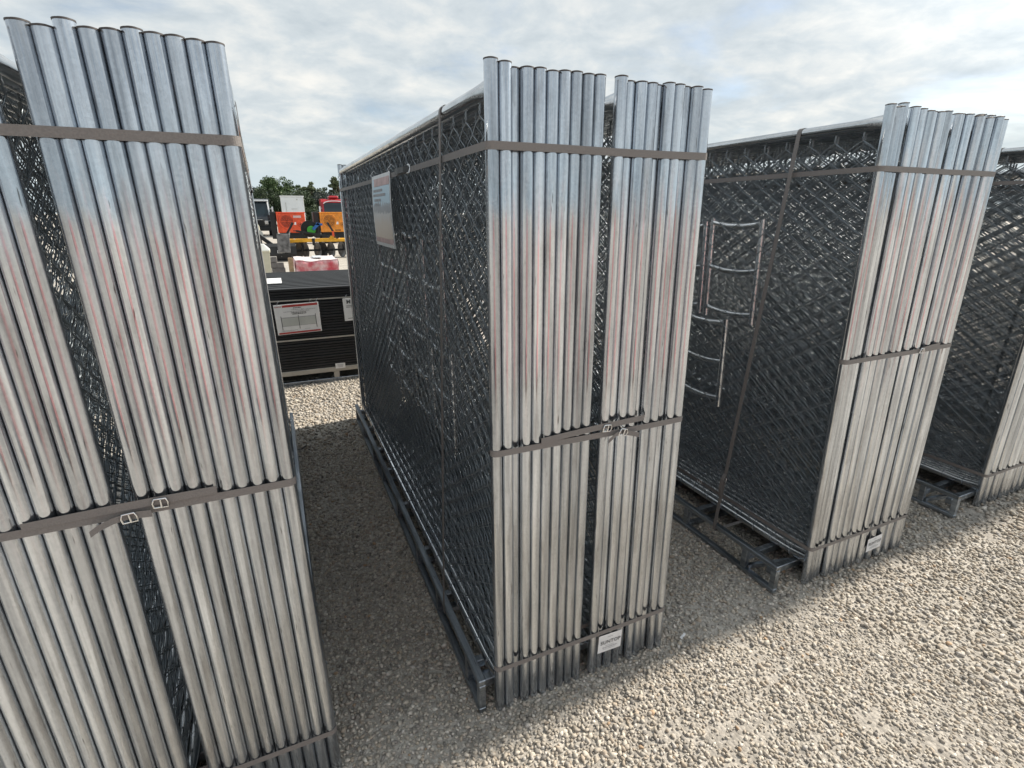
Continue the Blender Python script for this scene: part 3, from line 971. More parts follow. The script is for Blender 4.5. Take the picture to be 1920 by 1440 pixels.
# ------------------------------------------------------------------ white maker's labels on the post feet
def maker_label(label, S, xc, z0, z1, w, tilt=0.0):
    yf = S.y - .0012
    lean = S.posts[12][1]
    t = thing('paper_label', label, 'label', (xc, yf, (z0 + z1) / 2), (0, tilt, 0), group='white labels on the post feet')
    n = 18
    hh = (z1 - z0) / 2
    f = lambda u: -0.0005 * abs(math.sin(math.pi * (u / 0.0345)))
    V, F = [], []
    for i in range(n + 1):
        u = -w / 2 + w * i / n
        V += [(u, f(u), -hh), (u, f(u), hh), (u, f(u) + .0006, hh), (u, f(u) + .0006, -hh)]
    for i in range(n):
        for k in range(4):
            F.append((i * 4 + k, i * 4 + (k + 1) % 4, i * 4 + 4 + (k + 1) % 4, i * 4 + 4 + k))
    MB().add(V, F).build('paper', 'label_paper', t)
    def put(me, name, mat, x, z):
        for v in me.vertices:
            v.co = (v.co.x + x, -.0016, v.co.y + z)
        link(name, me, mat, t)
    put(text_mesh('SUNTOP', 0.0225 * w / .105, 0.0004, spacing=1.08), 'lettering', 'label_ink', .002, .004)
    r = random.Random(int(xc * 1000))
    for (zz, a, b, hgt) in ((.026, -.012, .010, .0025), (-.0135, -.020, .020, .0022), (-.022, -.032, .034, .0042), (-.0285, -.028, .026, .002)):
        m = MB(); x = a
        while x < b:
            ww = r.uniform(.004, .009)
            x1 = min(x + ww, b)
            m.add([(x, -.0014, zz), (x1, -.0014, zz), (x1, -.0014, zz + hgt), (x, -.0014, zz + hgt)], [(0, 1, 2, 3)])
            x = x1 + .0015
        m.build('small_print', 'label_grey_ink', t)


maker_label('white paper label reading SUNTOP at the foot of the centre stack', S2, 0.981, 0.091, 0.171, 0.104, R(2))
maker_label('white SUNTOP label at the foot of the stack right of centre', S3, 2.588, 0.060, 0.136, 0.110, R(-3))
maker_label('white SUNTOP label low on the stack at the right edge', S4, 4.215, 0.085, 0.160, 0.105, R(0))


# ------------------------------------------------------------------ galvanised base frames caught between the meshes of the right stack
def base_frame(label, y0, y1, z0, z1, S=S3, group='small galvanised frames inside the right stack'):
    zc = (z0 + z1) / 2
    q = S.posts[0 if S is S3 else 2]
    x = q[0] + q[1] * z0 + PR * 1.05
    t = thing('base_frame', label, 'frame', (x, y0, z0), (0, math.atan(S.posts[0][1]), 0), group=group)
    h = z1 - z0; w = y1 - y0
    r = .0155
    for y in (0, w):
        MB().tube([(0, y, -.02), (0, y, h + .02)], r, 14).build('side_tube', 'galvanised_tube', t)
    for k, z in enumerate((0.015, h * .5, h - .01)):
        m = MB()
        m.tube([(0, r * .6, z + .010), (0, w * .15, z + .004), (0, w * .35, z - .003), (0, w * .65, z - .003), (0, w * .85, z + .004), (0, w - r * .6, z + .010)], r * .95, 12)
        m.build('rung', 'galvanised_rail', t)
    return t


base_frame('small galvanised ladder-like frame high behind the wire mesh of the right stack', 1.812, 2.118, 1.185, 1.640)
base_frame('small galvanised frame beside the centre stack edge, behind mesh, its left part hidden', 2.166, 2.472, 1.185, 1.625)
base_frame('lower small galvanised ladder-like frame behind the wire mesh of the right stack', 1.970, 2.276, 0.70, 1.145)

for k in range(4):
    base_frame('%s small frame from the posts, upper row behind the mesh of the centre stack' % ORD[k], 2.045 + .352 * k, 2.351 + .352 * k, 1.175, 1.59, S2, 'small galvanised frames inside the centre stack')
    base_frame('%s small frame from the posts, lower row behind the mesh of the centre stack' % ORD[k], 1.980 + .352 * k, 2.286 + .352 * k, .705, 1.12, S2, 'small galvanised frames inside the centre stack')


# ------------------------------------------------------------------ printed sheet hung on the centre stack
def printed_sheet():
    m, t, b, l = new_mat('printed_sheet')
    tc = N(t, 'ShaderNodeTexCoord'); sp = N(t, 'ShaderNodeSeparateXYZ'); l.new(tc.outputs['UV'], sp.inputs[0])
    nz = N(t, 'ShaderNodeTexNoise'); nz.inputs['Scale'].default_value = 9; nz.inputs['Detail'].default_value = 4
    mp = N(t, 'ShaderNodeMapping'); mp.inputs['Scale'].default_value = (1.6, .5, 1); l.new(tc.outputs['UV'], mp.inputs[0]); l.new(mp.outputs[0], nz.inputs['Vector'])
    jag = N(t, 'ShaderNodeMath', operation='MULTIPLY_ADD'); jag.inputs[1].default_value = 0.26; jag.inputs[2].default_value = -0.13
    l.new(nz.outputs[0], jag.inputs[0])
    ad = N(t, 'ShaderNodeMath', operation='ADD'); l.new(sp.outputs['Y'], ad.inputs[0]); l.new(jag.outputs[0], ad.inputs[1])
    r = N(t, 'ShaderNodeValToRGB'); e = r.color_ramp.elements
    e[0].position = 0.0; e[0].color = (.46, .38, .32, 1)
    e[1].position = 1.0; e[1].color = (.40, .58, .70, 1)
    for p_, c_ in ((.30, (.50, .45, .41, 1)), (.44, (.52, .52, .53, 1)), (.46, (.20, .21, .24, 1)), (.58, (.24, .26, .30, 1)), (.61, (.42, .60, .72, 1))):
        q = e.new(p_); q.color = c_
    l.new(ad.outputs[0], r.inputs[0]); l.new(r.outputs[0], b.inputs['Base Color'])
    b.inputs['Roughness'].default_value = 0.35
    t_ = thing('hanging_sheet', 'white-bordered printed sheet hanging on the mesh side of the centre stack', 'sign', (0.503, 2.355, 1.535))
    nx, nz_ = 6, 12
    w, h = .455, .325
    def sheet(a0, a1, b0, b1, lift):
        V = []
        for j in range(nz_ + 1):
            for i in range(nx + 1):
                u = a0 + (a1 - a0) * i / nx; v = b0 + (b1 - b0) * j / nz_
                out = -0.012 * (1 - v) ** 1.6 - .008 * math.sin(math.pi * v) - lift
                V.append((out, u * w + .075 * v, v * h))
        F = [(j * (nx + 1) + i, (j + 1) * (nx + 1) + i, (j + 1) * (nx + 1) + i + 1, j * (nx + 1) + i + 1) for j in range(nz_) for i in range(nx)]
        return V, F
    V, F = sheet(0, 1, 0, 1, 0)
    V2, _ = sheet(0, 1, 0, 1, -.0012)
    nb = len(V)
    MB().add(V + V2, F + [tuple(reversed([k + nb for k in f])) for f in F], True).build('sheet', 'label_paper', t_)
    V, F = sheet(.04, .96, .07, .95, .0008)
    o = MB().add(V, F, True).build('picture', 'printed_sheet', t_)
    uv = o.data.uv_layers.new(name='UVMap')
    for lp in o.data.loops:
        i = lp.vertex_index
        uv.data[lp.index].uv = ((i % (nx + 1)) / nx, (i // (nx + 1)) / nz_)
    V, F = sheet(.04, .86, .84, .95, .0016); MB().add(V, F, True).build('header_band', 'pale_red_ink', t_)
    V, F = sheet(.04, .96, .05, .115, .0016); MB().add(V, F, True).build('footer_band', 'pale_red_ink', t_)
    for k, (a, b_, v) in enumerate(((.40, .90, .765), (.25, .92, .70), (.50, .86, .63), (.62, .86, .565))):
        V, F = sheet(a, b_, v, v + .035, .0018); MB().add(V, F, True).build('print_line', 'label_grey_ink', t_)
    for (u, v) in ((.02, .985), (.97, .985), (.05, .02), (.97, .02)):
        y = u * w + .075 * v; z = v * h
        q = -0.012 * (1 - v) ** 1.6
        MB().tube([(q, y, z - .004), (q - .006, y + .006, z + .014), (.010, y + .002, z + .034), (.02, y - .01, z + .02)], .0012, 6).build('wire_tie', 'buckle_wire', t_)


printed_sheet()


# ------------------------------------------------------------------ flat stack of black panels behind
NUM = ['first', 'second', 'third', 'fourth', 'fifth', 'sixth', 'seventh', 'eighth', 'ninth', 'tenth', 'eleventh', 'twelfth', 'thirteenth', 'fourteenth', 'fifteenth',
       'sixteenth', 'seventeenth', 'eighteenth', 'nineteenth', 'twentieth'] + ['twenty-' + q for q in ('first', 'second', 'third', 'fourth', 'fifth', 'sixth', 'seventh', 'eighth', 'ninth')] + ['thirtieth']


def black_stack():
    x0, x1, y0, y1 = -1.75, 1.30, 5.50, 7.14
    zb, zt = .155, .990
    n = 30
    dz = (zt - zb) / n
    def panel(seed):
        r = random.Random(seed)
        m = MB()
        t = dz * .80
        ex, ey = r.uniform(-.006, .006), r.uniform(-.006, .006)
        m.box(x0 + ex, x1 + ex, y0 + ey, y0 + .045 + ey, 0, t, .003)
        m.box(x0 + ex, x1 + ex, y1 - .045 + ey, y1 + ey, 0, t, .003)
        k = 13
        for i in range(k):                                   # ribs of the sheet between the frame bars
            ya = y0 + .046 + ey + (y1 - y0 - .092) * i / k
            m.box(x0 + ex + .002, x1 + ex - .002, ya, ya + (y1 - y0 - .092) / k * .62, t * .25, t * .93)
        m.box(x0 + ex + .003, x1 + ex - .003, y0 + .047 + ey, y1 - .047 + ey, t * .2, t * .45)
        return m.mesh('black_panel')
    M = [panel(s) for s in range(5)]
    for q in M:
        q.materials.append(MATS['black_steel'])
    for i in range(n):
        o = link('black_panel', M[i % 5], None, None, (0, 0, zb + i * dz))
        if i == n - 1:
            tag(o, 'topmost black ribbed panel of the flat stack behind the gravel lane', 'metal panel', 'black panels stacked flat')
        else:
            tag(o, 'black ribbed panel, %s from the top of the flat stack behind the gravel lane' % NUM[n - 1 - i], 'metal panel', 'black panels stacked flat')
    # carrier
    t = thing('steel_pallet', 'beige steel pallet under the flat stack of black panels', 'pallet', (x0, y0, 0))
    W = x1 - x0
    for y in (.0, .78, 1.60):
        MB().box(0, W, y, y + .04, .105, .154, .004).build('upper_beam', 'beige_steel', t)
        MB().box(0, W, y - .002, y + .042, .0, .038, .004).build('runner', 'pallet_steel', t)
        for x in (.25, 1.12, 2.16, 2.80):
            MB().box(x, x + .055, y + .002, y + .038, .038, .105, .003).build('upright', 'beige_steel', t)
    # bands
    for z, lab in ((.872, 'upper thin steel band around the black panels'), (.475, 'lower thin steel band around the black panels')):
        h, nr = hull_loop([(x0, y0, .009), (x1, y0, .009), (x0, y1, .009), (x1, y1, .009)])
        b = MB().ribbon([(p[0], p[1], z) for p in h], [(q[0], q[1], 0) for q in nr], (0, 0, 1), .013 if z > .6 else .016, .0015, True).build('steel_band', 'beige_steel')
        tag(b, lab, 'band', 'thin bands around the black panels')
    # paper on the beam and on the top
    b = MB().box(.432, .530, y0 - .004, y0 - .0015, .135, .190).build('paper_label', 'label_paper')
    tag(b, 'small white label on the beige beam under the black panels', 'label')
    lb = MB()
    for k, zz in enumerate((.172, .160, .148)):
        lb.box(.448 + .006 * k, .512 - .004 * k, y0 - .0052, y0 - .0045, zz, zz + .005)
    lb.build('print_line', 'label_grey_ink', b)
    b = MB().box(-.62, .03, 5.93, 6.40, zt - .002, zt + .004).build('paper_sheet', 'label_paper')
    tag(b, 'white sheet lying on top of the black panels', 'paper')
    # hung signs
    def sign(label, xa, xb, za, zb_, kind):
        w, h = xb - xa, zb_ - za
        s = thing('hanging_sign', label, 'sign', (xa, y0 - .018, za), (R(3), R(-1.5), 0), 'signs on the black panels')
        MB().box(0, w, 0, .004, 0, h, .001).build('board', 'label_paper', s)
        def rect(name, mat, a, b_, c, d, lift=.0008):
            MB().box(a * w, b_ * w, -lift - .0006, -lift, c * h, d * h).build(name, mat, s)
        def words(s_, size, x, z, mat='label_ink', bold=.0004):
            me = text_mesh(s_, size, bold)
            for v in me.vertices:
                v.co = (v.co.x + x * w, -.0018, v.co.y + z * h)
            link('lettering', me, mat, s)
        if kind == 0:
            rect('header_band', 'red_ink', .185, .975, .905, .975)
            rect('footer_band', 'red_ink', .03, .97, .02, .075)
            words('SUNTOP', .016, .095, .93, 'red_ink')
            for (a, b_, z, hh) in ((.42, .60, .855, .022), (.38, .66, .805, .014), (.60, .93, .79, .014), (.20, .78, .745, .016), (.36, .70, .70, .02), (.39, .70, .655, .024), (.10, .45, .125, .012), (.12, .40, .10, .01), (.62, .74, .135, .01)):
                r = random.Random(int(a * 991 + z * 77)); x = a
                while x < b_:
                    q = min(b_, x + r.uniform(.015, .05)); rect('print_line', 'label_grey_ink' if hh < .02 else 'label_ink', x, q, z, z + hh); x = q + .008
            rect('drawn_panel', 'label_grey_ink', .13, .90, .27, .57, .0004)
            rect('drawn_fill', 'grey_plastic', .14, .89, .285, .545, .0008)
            for x in (.125, .51, .90):
                rect('drawn_post', 'label_ink', x - .006, x + .006, .16, .62, .0012)
        else:
            words('M', .055, .19, .84, 'label_ink', .0012)
            for (a, b_, z) in ((.10, .80, .66), (.10, .6, .60), (.12, .7, .1)):
                rect('print_line', 'label_ink', a, b_, z, z + .02)
        for x in (.08, .80, .95):
            MB().tube([(x * w, .001, h - .004), (x * w + .008, -.002, h + .02), (x * w + .022, .012, h + .034)], .0016, 6).build('wire_tie', 'buckle_wire', s)
    sign('white and red printed sign with a fence drawing on the black panels', -.070, .340, .540, .838, 0)
    sign('white sign starting with a large M on the black panels, half hidden', .572, .86, .63, .862, 1)


black_stack()


# ------------------------------------------------------------------ yard behind: goods, machines, trucks
def cream_bin():
    t = thing('waste_bin', 'cream plastic bin standing behind the black panels', 'bin', (-.40, 12, 0))
    m = MB()
    V = []
    for z, w in ((.04, .27), (.92, .31)):
        V += [(-w, -w, z), (w, -w, z), (w, w, z), (-w, w, z)]
    m.add(V, [(3, 2, 1, 0), (4, 5, 6, 7), (0, 1, 5, 4), (1, 2, 6, 5), (2, 3, 7, 6), (3, 0, 4, 7)]).build('body', 'cream_plastic', t)
    MB().box(-.325, .325, -.325, .325, .92, .965, .01).build('rim', 'cream_plastic', t)
    m = MB()
    V = [(-.32, -.32, .966), (.32, -.32, .966), (.32, .32, .966), (-.32, .32, .966), (-.22, -.20, 1.075), (.22, -.20, 1.075), (.22, .20, 1.075), (-.22, .20, 1.075)]
    m.add(V, [(3, 2, 1, 0), (4, 5, 6, 7), (0, 1, 5, 4), (1, 2, 6, 5), (2, 3, 7, 6), (3, 0, 4, 7)]).build('lid', 'grey_plastic', t)
    for x in (-.2, .2):
        MB().disc((x, .25, .05), (1, 0, 0), .05, .05, 14).build('wheel', 'tyre_rubber', t)


cream_bin()


def wrapped_pallet(label, x0, x1, y0, y1, z1, side, top, seed=0, band=True):
    t = thing('wrapped_pallet', label, 'pallet', ((x0 + x1) / 2, (y0 + y1) / 2, 0))
    w, d = (x1 - x0) / 2, (y1 - y0) / 2
    r = random.Random(seed)
    nx, ny, nz = 12, 10, 6
    V, F = [], []
    b = .13
    # load under film: bulging sides, uneven top
    def add_grid(fn, a, c):
        o = len(V)
        for j in range(c + 1):
            for i in range(a + 1):
                V.append(fn(i / a, j / c))
        for j in range(c):
            for i in range(a):
                F.append((o + j * (a + 1) + i, o + j * (a + 1) + i + 1, o + (j + 1) * (a + 1) + i + 1, o + (j + 1) * (a + 1) + i))
    wob = lambda x, y, z: .012 * math.sin(9 * x + 3 * z + seed) + .01 * math.sin(7 * y + 11 * z)
    zt = lambda x, y: z1 + .02 * math.sin(5 * x + seed) * math.cos(4 * y) + .012 * math.sin(13 * x + 9 * y)
    for sx in (-1, 1):
        add_grid(lambda u, v: (sx * (w + wob(sx, u * 2, v)) if 0 < v < 1 else sx * w * .985, -d + 2 * d * u, b + (zt(sx * w, -d + 2 * d * u) - b) * v), ny, nz)
    for sy in (-1, 1):
        add_grid(lambda u, v: (-w + 2 * w * u, sy * (d + wob(u * 2, sy, v)) if 0 < v < 1 else sy * d * .985, b + (zt(-w + 2 * w * u, sy * d) - b) * v), nx, nz)
    MB().add(V, F, False).build('wrapped_load', side, t)
    V, F = [], []
    add_grid(lambda u, v: (-w + 2 * w * u, -d + 2 * d * v, zt(-w + 2 * w * u, -d + 2 * d * v) + .002), nx, ny)
    MB().add(V, F, False).build('top_film', top, t)
    if band:
        MB().box(-.13 * w, .33 * w, -d * .5, d * .3, z1 + .035, z1 + .05, .006).build('label_patch', 'silver_panel', t)
    for k in range(5):
        y = -d + 2 * d * k / 4.6
        MB().box(-w, w, y, y + .09, .105, .127).build('deck_board', 'raw_timber', t)
    for x in (-w, -.05, w - .1):
        MB().box(x, x + .1, -d, d * .98, 0, .104).build('stringer', 'raw_timber', t)
    return t


wrapped_pallet('low pallet load in pink and white film behind the black panels', .44, 1.44, 14, 15.35, .56, 'pink_wrap', 'white_wrap', 2)
t = thing('timber_block', 'short upright timber block beside the pink wrapped load', 'timber', (.335, 14.1, 0))
MB().box(-.055, .055, -.06, .06, 0, .62, .006).build('post', 'raw_timber', t)
MB().box(-.05, .05, -.055, .055, .62, .63, .003).build('cut_end', 'raw_timber', t)
# grey blocks stacked in two courses beside it
for k, (x, y, z) in enumerate(((-.32, 15.2, 0), (.02, 15.22, 0), (-.28, 15.2, .15), (.05, 15.22, .15), (-.30, 15.2, .30), (.03, 15.22, .30), (-.12, 15.21, .45))):
    b = MB().box(-.16, .16, -.10, .10, 0, .145, .012).build('paving_block', 'grey_block', None, (x, y, z))
    b.rotation_euler.z = R(random.uniform(-3, 3))
    tag(b, 'rough grey block, %s of the small pile left of the pink load' % ('bottom left', 'bottom right', 'second course left', 'second course right', 'third course left', 'third course right', 'single one on top')[k], 'block', 'grey blocks piled left of the pink load')


def disc_harrow():
    t = thing('disc_harrow', 'disc harrow with a yellow frame beam and black gangs', 'harrow', (1.5, 22, 0))
    def part(name, mat, fn):
        m = MB(); fn(m); return m.build(name, mat, t)
    part('frame_beam', 'yellow_paint', lambda m: m.box(-1.05, 2.3, -.06, .06, .60, .71, .01))
    part('frame_beam', 'yellow_paint', lambda m: m.box(-1.0, 2.3, .75, .86, .60, .70, .01))
    part('end_plate', 'yellow_paint', lambda m: m.box(-1.14, -1.06, -.12, .9, .42, .74, .01))
    part('bracket', 'yellow_paint', lambda m: m.box(-.98, -.80, -.075, .075, .48, .60, .01))
    part('bracket', 'yellow_paint', lambda m: m.box(.52, .70, -.075, .075, .712, .82, .01))
    for x in (-.75, .0, .9, 1.5, 2.1):
        part('bolt', 'chrome', lambda m: m.tube([(x, 0, .71), (x, 0, .745)], .025, 8))
    for k, x in enumerate((-.62, -.40, .05, .27, .55, .95, 1.2, 1.55, 1.8)):
        o = part('harrow_disc', 'disc_steel' if k % 3 else 'black_steel', lambda m: m.add(*bowl(.30, .07)))
        o.location = (x, .05, .29); o.rotation_euler = (0, R(90), R(24))
    for x in (-.5, .18, 1.05, 1.7):
        part('gang_arm', 'black_steel', lambda m: m.box(x - .06, x + .06, .0, .10, .28, .60, .01))
    part('gang_axle', 'black_steel', lambda m: m.tube([(-.75, .08, .29), (1.9, .08, .29)], .04, 10))
    part('hitch_bar', 'black_steel', lambda m: m.bar((-1.12, -.1, .72), (-.72, -.1, 1.32), .09, .07))
    part('hitch_bar', 'grey_plastic', lambda m: m.bar((-.95, -.08, .72), (-.88, -.08, 1.0), .05, .05))
    part('hitch_bar', 'black_steel', lambda m: m.bar((.82, -.1, .72), (.50, -.1, 1.32), .11, .07))
    part('hitch_bar', 'black_steel', lambda m: m.bar((-.65, -.05, 1.02), (.55, -.05, .80), .08, .07))
    part('marker', 'red_orange_paint', lambda m: m.box(.63, .71, -.16, -.13, .80, 1.0))
    part('hanging_strap', 'black_steel', lambda m: m.box(-.12, -.02, -.09, -.065, .48, .74))
    w = part('gauge_wheel', 'tyre_rubber', lambda m: m.disc((-.15, .25, 1.08), (0, 1, 0), .31, .20, 28))
    m = MB(); m.disc((-.09, .135, 1.04), (0, 1, 0), .155, .05, 24); m.build('hub', 'green_paint', w)
    part('wheel_bracket', 'blue_paint', lambda m: m.bar((-.03, .08, 1.06), (.20, .08, 1.28), .08, .10))
    part('wheel_bracket', 'blue_paint', lambda m: m.bar((.10, .07, 1.27), (.33, .07, 1.24), .06, .08))


def bowl(r, depth, n=20, k=4):
    V, F = [], []
    for s, off in ((0, 0), (1, .012)):
        o = len(V)
        V.append((0, 0, depth + off))
        for j in range(1, k + 1):
            q = r * j / k
            for i in range(n):
                V.append((q * math.cos(2 * math.pi * i / n), q * math.sin(2 * math.pi * i / n), depth * (1 - (j / k) ** 2) + off))
        for i in range(n):
            F.append((o, o + 1 + i, o + 1 + (i + 1) % n))
        for j in range(k - 1):
            for i in range(n):
                a = o + 1 + j * n + i; b = o + 1 + j * n + (i + 1) % n
                F.append((a, a + n, b + n, b))
    return V, F


disc_harrow()


def black_attachment():
    t = thing('loader_bucket', 'black loader attachment with a worn grey plate, left of the yellow harrow', 'attachment', (.12, 21.4, 0))
    m = MB()
    prof = [(-.5, .02), (-.56, .25), (-.50, .52), (-.30, .62), (.25, .60), (.25, .06)]
    w = .62
    V = [(x, y, z) for x in (-w, w) for (y, z) in prof]
    n = len(prof)
    F = [(i, (i + 1) % n, n + (i + 1) % n, n + i) for i in range(n)] + [tuple(range(n - 1, -1, -1)), tuple(range(n, 2 * n))]
    m.add(V, F).build('shell', 'black_steel', t)
    MB().box(-.64, .64, -.60, -.46, .0, .05, .008).build('cutting_edge', 'black_steel', t)
    m = MB(); m.bar((-.55, -.2, .62), (.0, -.35, .35), .1, .1); m.build('arm', 'black_steel', t)
    m = MB(); m.bar((-.62, .1, .95), (-.15, .0, .55), .13, .12); m.build('arm', 'black_steel', t)
    o = MB().box(-.02, .40, -.66, -.61, .32, .98, .015).build('plate', 'disc_steel', t); o.rotation_euler = (0, R(3), 0)
    MB().box(-.02, .22, -.575, -.565, .30, .40).build('sticker', 'label_paper', t)
    for x in (-.45, .1, .45):
        MB().disc((x, -.57, .18), (0, 1, 0), .02, .02, 8).build('bolt', 'disc_steel', t)


black_attachment()


def clutter_engine():
    t = thing('engine_attachment', 'dark machine part with tan hoses at the left pipe edge', 'machine part', (-.75, 24, 0))
    MB().box(-.4, .35, -.3, .3, .0, .75, .04).build('housing', 'black_steel', t)
    for k in range(4):
        z = .75 + .13 * k
        MB().tube([(-.3 + .1 * k, -.31, .7), (-.1 + .12 * k, -.36, z + .15), (.15 + .05 * k, -.34, z + .05), (.34, -.31, .72)], .03, 8).build('hose', 'cream_plastic' if k % 2 else 'grey_plastic', t)
    MB().disc((.28, -.33, .86), (0, 1, 0), .16, .10, 20).build('pulley', 'grey_plastic', t)


clutter_engine()


def compact_loader(label, x, y, paint, w=1.45):
    """tracked mini loader seen from its engine side: painted cabinet with round fan grille"""
    t = thing('compact_loader', label, 'machine', (x, y, 0), (0, 0, R(random.uniform(-2, 2))))
    h0, h1 = .62, 1.70
    MB().box(0, w, 0, 1.1, h0, h1 - .05, .02).build('cabinet', paint, t)
    MB().box(-.03, w + .03, -.03, 1.13, h1 - .05, h1, .012).build('lid', paint, t)
    MB().box(-.02, .05, -.045, .0, h0, h1 - .06, .008).build('side_flange', paint, t)
    cx, cz = w * .33, h0 + .60
    g = MB().tube([(cx + .37 * math.cos(R(a)), -.012, cz + .37 * math.sin(R(a))) for a in range(0, 361, 15)], .028, 8, caps=False).build('grille_ring', paint, t)
    MB().disc((cx, -.004, cz), (0, 1, 0), .30, .012, 32).build('grille_back', 'black_steel', t)
    for rr in (.09, .15, .21, .27):
        MB().tube([(cx + rr * math.cos(R(a)), -.016, cz + rr * math.sin(R(a))) for a in range(0, 361, 20)], .0165, 6, caps=False).build('grille_ring', paint, t)
    for a in (0, 90, 45 + 90 * 2 + 45):
        dx, dz = .30 * math.cos(R(a)), .30 * math.sin(R(a))
        MB().bar((cx - dx, -.02, cz - dz), (cx + dx, -.02, cz + dz), .02, .03).build('grille_bar', paint, t)
    c2 = w * .80
    MB().disc((c2, -.003, h0 + .42), (0, 1, 0), .13, .01, 20).build('grille_back', 'black_steel', t)
    for rr in (.05, .09, .13):
        MB().tube([(c2 + rr * math.cos(R(a)), -.012, h0 + .42 + rr * math.sin(R(a))) for a in range(0, 361, 30)], .015, 6, caps=False).build('grille_ring', paint, t)
    MB().box(w * .57, w * .66, -.018, -.012, h0 + .42, h0 + .56).build('sticker', 'label_paper', t)
    MB().box(w * .58, w * .86, -.016, -.010, h0 + .78, h0 + .90).build('data_plate', 'pale_red_ink' if 'red' in paint else paint, t)
    for k in range(6):
        MB().box(w * .52 + k * .055, w * .52 + k * .055 + .035, -.014, -.008, h0 + .07, h0 + .13).build('vent_slot', 'black_steel', t)
    for yy in (-.02, .82):
        m = MB(); n = 16
        pts = []
        for i in range(n):
            a = 2 * math.pi * i / n
            pts.append((w * .5 + (w * .36 * (1 if math.cos(a) > 0 else -1)) + .24 * math.cos(a), .27 + .25 * math.sin(a)))
        V = [(px, yy, pz) for px, pz in pts] + [(px, yy + .26, pz) for px, pz in pts]
        F = [(i, (i + 1) % n, n + (i + 1) % n, n + i) for i in range(n)] + [tuple(range(n - 1, -1, -1)), tuple(range(n, 2 * n))]
        m.add(V, F).build('track', 'tyre_rubber', t)
    MB().box(-.34, -.05, .1, 1.0, .30, 1.72, .03).build('control_tower', 'black_steel', t)
    MB().box(.05, w - .05, .05, 1.0, .50, .615, .01).build('chassis', 'black_steel', t)


compact_loader('red-orange machine cabinet with a round fan grille and black tracks', .36, 32, 'red_orange_paint', 1.42)
compact_loader('yellow-orange machine cabinet with a round fan grille, half hidden by centre stack', 2.60, 32.3, 'orange_paint', 1.45)


def truck(name, label, x, y, body, s=1.0, visor=None, arch=False):
    t = thing(name, label, 'truck', (x, y, 0))
    def P(nm, mat, *a, **k):
        return MB().box(*[q * s for q in a[:6]], bevel=(a[6] * s if len(a) > 6 else .02)).build(nm, mat, t)
    # cab shell with a raked screen
    w = 1.05
    prof = [(-.02, 1.05), (-.02, 1.50), (.34, 2.45), (.55, 2.68), (2.0, 2.72), (2.0, .55), (.2, .55)]
    def loft(nm, mat, prof, wa):
        V = [(sx * wa * s, q[0] * s, q[1] * s) for sx in (-1, 1) for q in prof]
        n = len(prof)
        F = [(i, (i + 1) % n, n + (i + 1) % n, n + i) for i in range(n)] + [tuple(range(n - 1, -1, -1)), tuple(range(n, 2 * n))]
        return MB().add(V, F).build(nm, mat, t)
    cab = loft('cab', body, prof, w)
    MB().add([(-.90 * s, -.03 * s, 1.50 * s), (.90 * s, -.03 * s, 1.50 * s), (.84 * s, .315 * s, 2.40 * s), (-.84 * s, .315 * s, 2.40 * s)], [(0, 1, 2, 3)]).build('windscreen', 'glass_dark', cab)
    for sx in (-1, 1):
        MB().bar((sx * .97 * s, -.04 * s, 1.48 * s), (sx * .92 * s, .33 * s, 2.48 * s), .10 * s, .08 * s).build('pillar', visor or body, cab)
    # bonnet
    hood = loft('bonnet', body, [(-1.35, .55), (-1.42, 1.15), (-1.25, 1.38), (-.03, 1.52), (-.03, .55)], .80)
    P('grille', 'black_steel', -.48, .48, -1.46, -1.43, .70, 1.22, .01)
    for k in range(5):
        P('grille_bar', 'chrome' if k in (4,) else 'black_steel', -.46, .46, -1.475, -1.462, .74 + .10 * k, .775 + .10 * k, .004)
    for sx in (-1, 1):
        hx = sx * .68
        P('headlight', 'chrome', hx - .13, hx + .13, -1.45, -1.40, .82, 1.08, .03)
        m = MB(); m.disc((sx * .92 * s, -.95 * s, .5 * s), (1, 0, 0), .5 * s, .30 * s, 22); wh = m.build('wheel', 'tyre_rubber', t)
        MB().disc((sx * 1.08 * s, -.95 * s, .5 * s), (1, 0, 0), .27 * s, .03 * s, 16).build('rim', 'chrome', wh)
        MB().disc((sx * .92 * s, 1.4 * s, .5 * s), (1, 0, 0), .5 * s, .30 * s, 22).build('wheel', 'tyre_rubber', t)
        P('mirror', 'chrome', sx * 1.22 - .06, sx * 1.22 + .06, -.1, .0, 1.55, 2.1, .02)
        MB().bar((sx * 1.04 * s, .1 * s, 1.95 * s), (sx * 1.2 * s, -.05 * s, 1.95 * s), .04 * s, .04 * s).build('mirror_arm', 'chrome', t)
        P('fender', body, sx * .93 - .18, sx * .93 + .18, -1.35, -.45, .98, 1.12, .06)
    P('bumper', 'black_steel', -1.0, 1.0, -1.58, -1.47, .36, .62, .03)
    if visor:
        P('sun_visor', visor, -.98, .98, .10, .44, 2.48, 2.60, .03)
    if arch:
        pts = [(.86 * s * math.cos(R(a)), .22 * s, (2.30 + .22 * math.sin(R(a))) * s) for a in range(0, 181, 15)]
        MB().tube(pts, .05 * s, 8).build('visor_trim', 'chrome', t)
        P('roof_cap', body, -.42, .42, .5, 1.5, 2.70, 2.95, .10)
    for x in (-.16, 0, .16):
        P('marker_lamp', 'red_orange_paint', x - .025, x + .025, .28, .32, 2.02 if not arch else 2.62, 2.06 if not arch else 2.66, .005)
    return t


truck('semi_truck', 'dark blue truck cab with pale roof edge, left of the machines', -.93, 46.2, 'navy_paint', 1.0, 'white_paint')
truck('semi_truck', 'red truck cab with arched roof behind the yellow-orange machine', 5.35, 50, 'red_paint', 1.04, None, True)


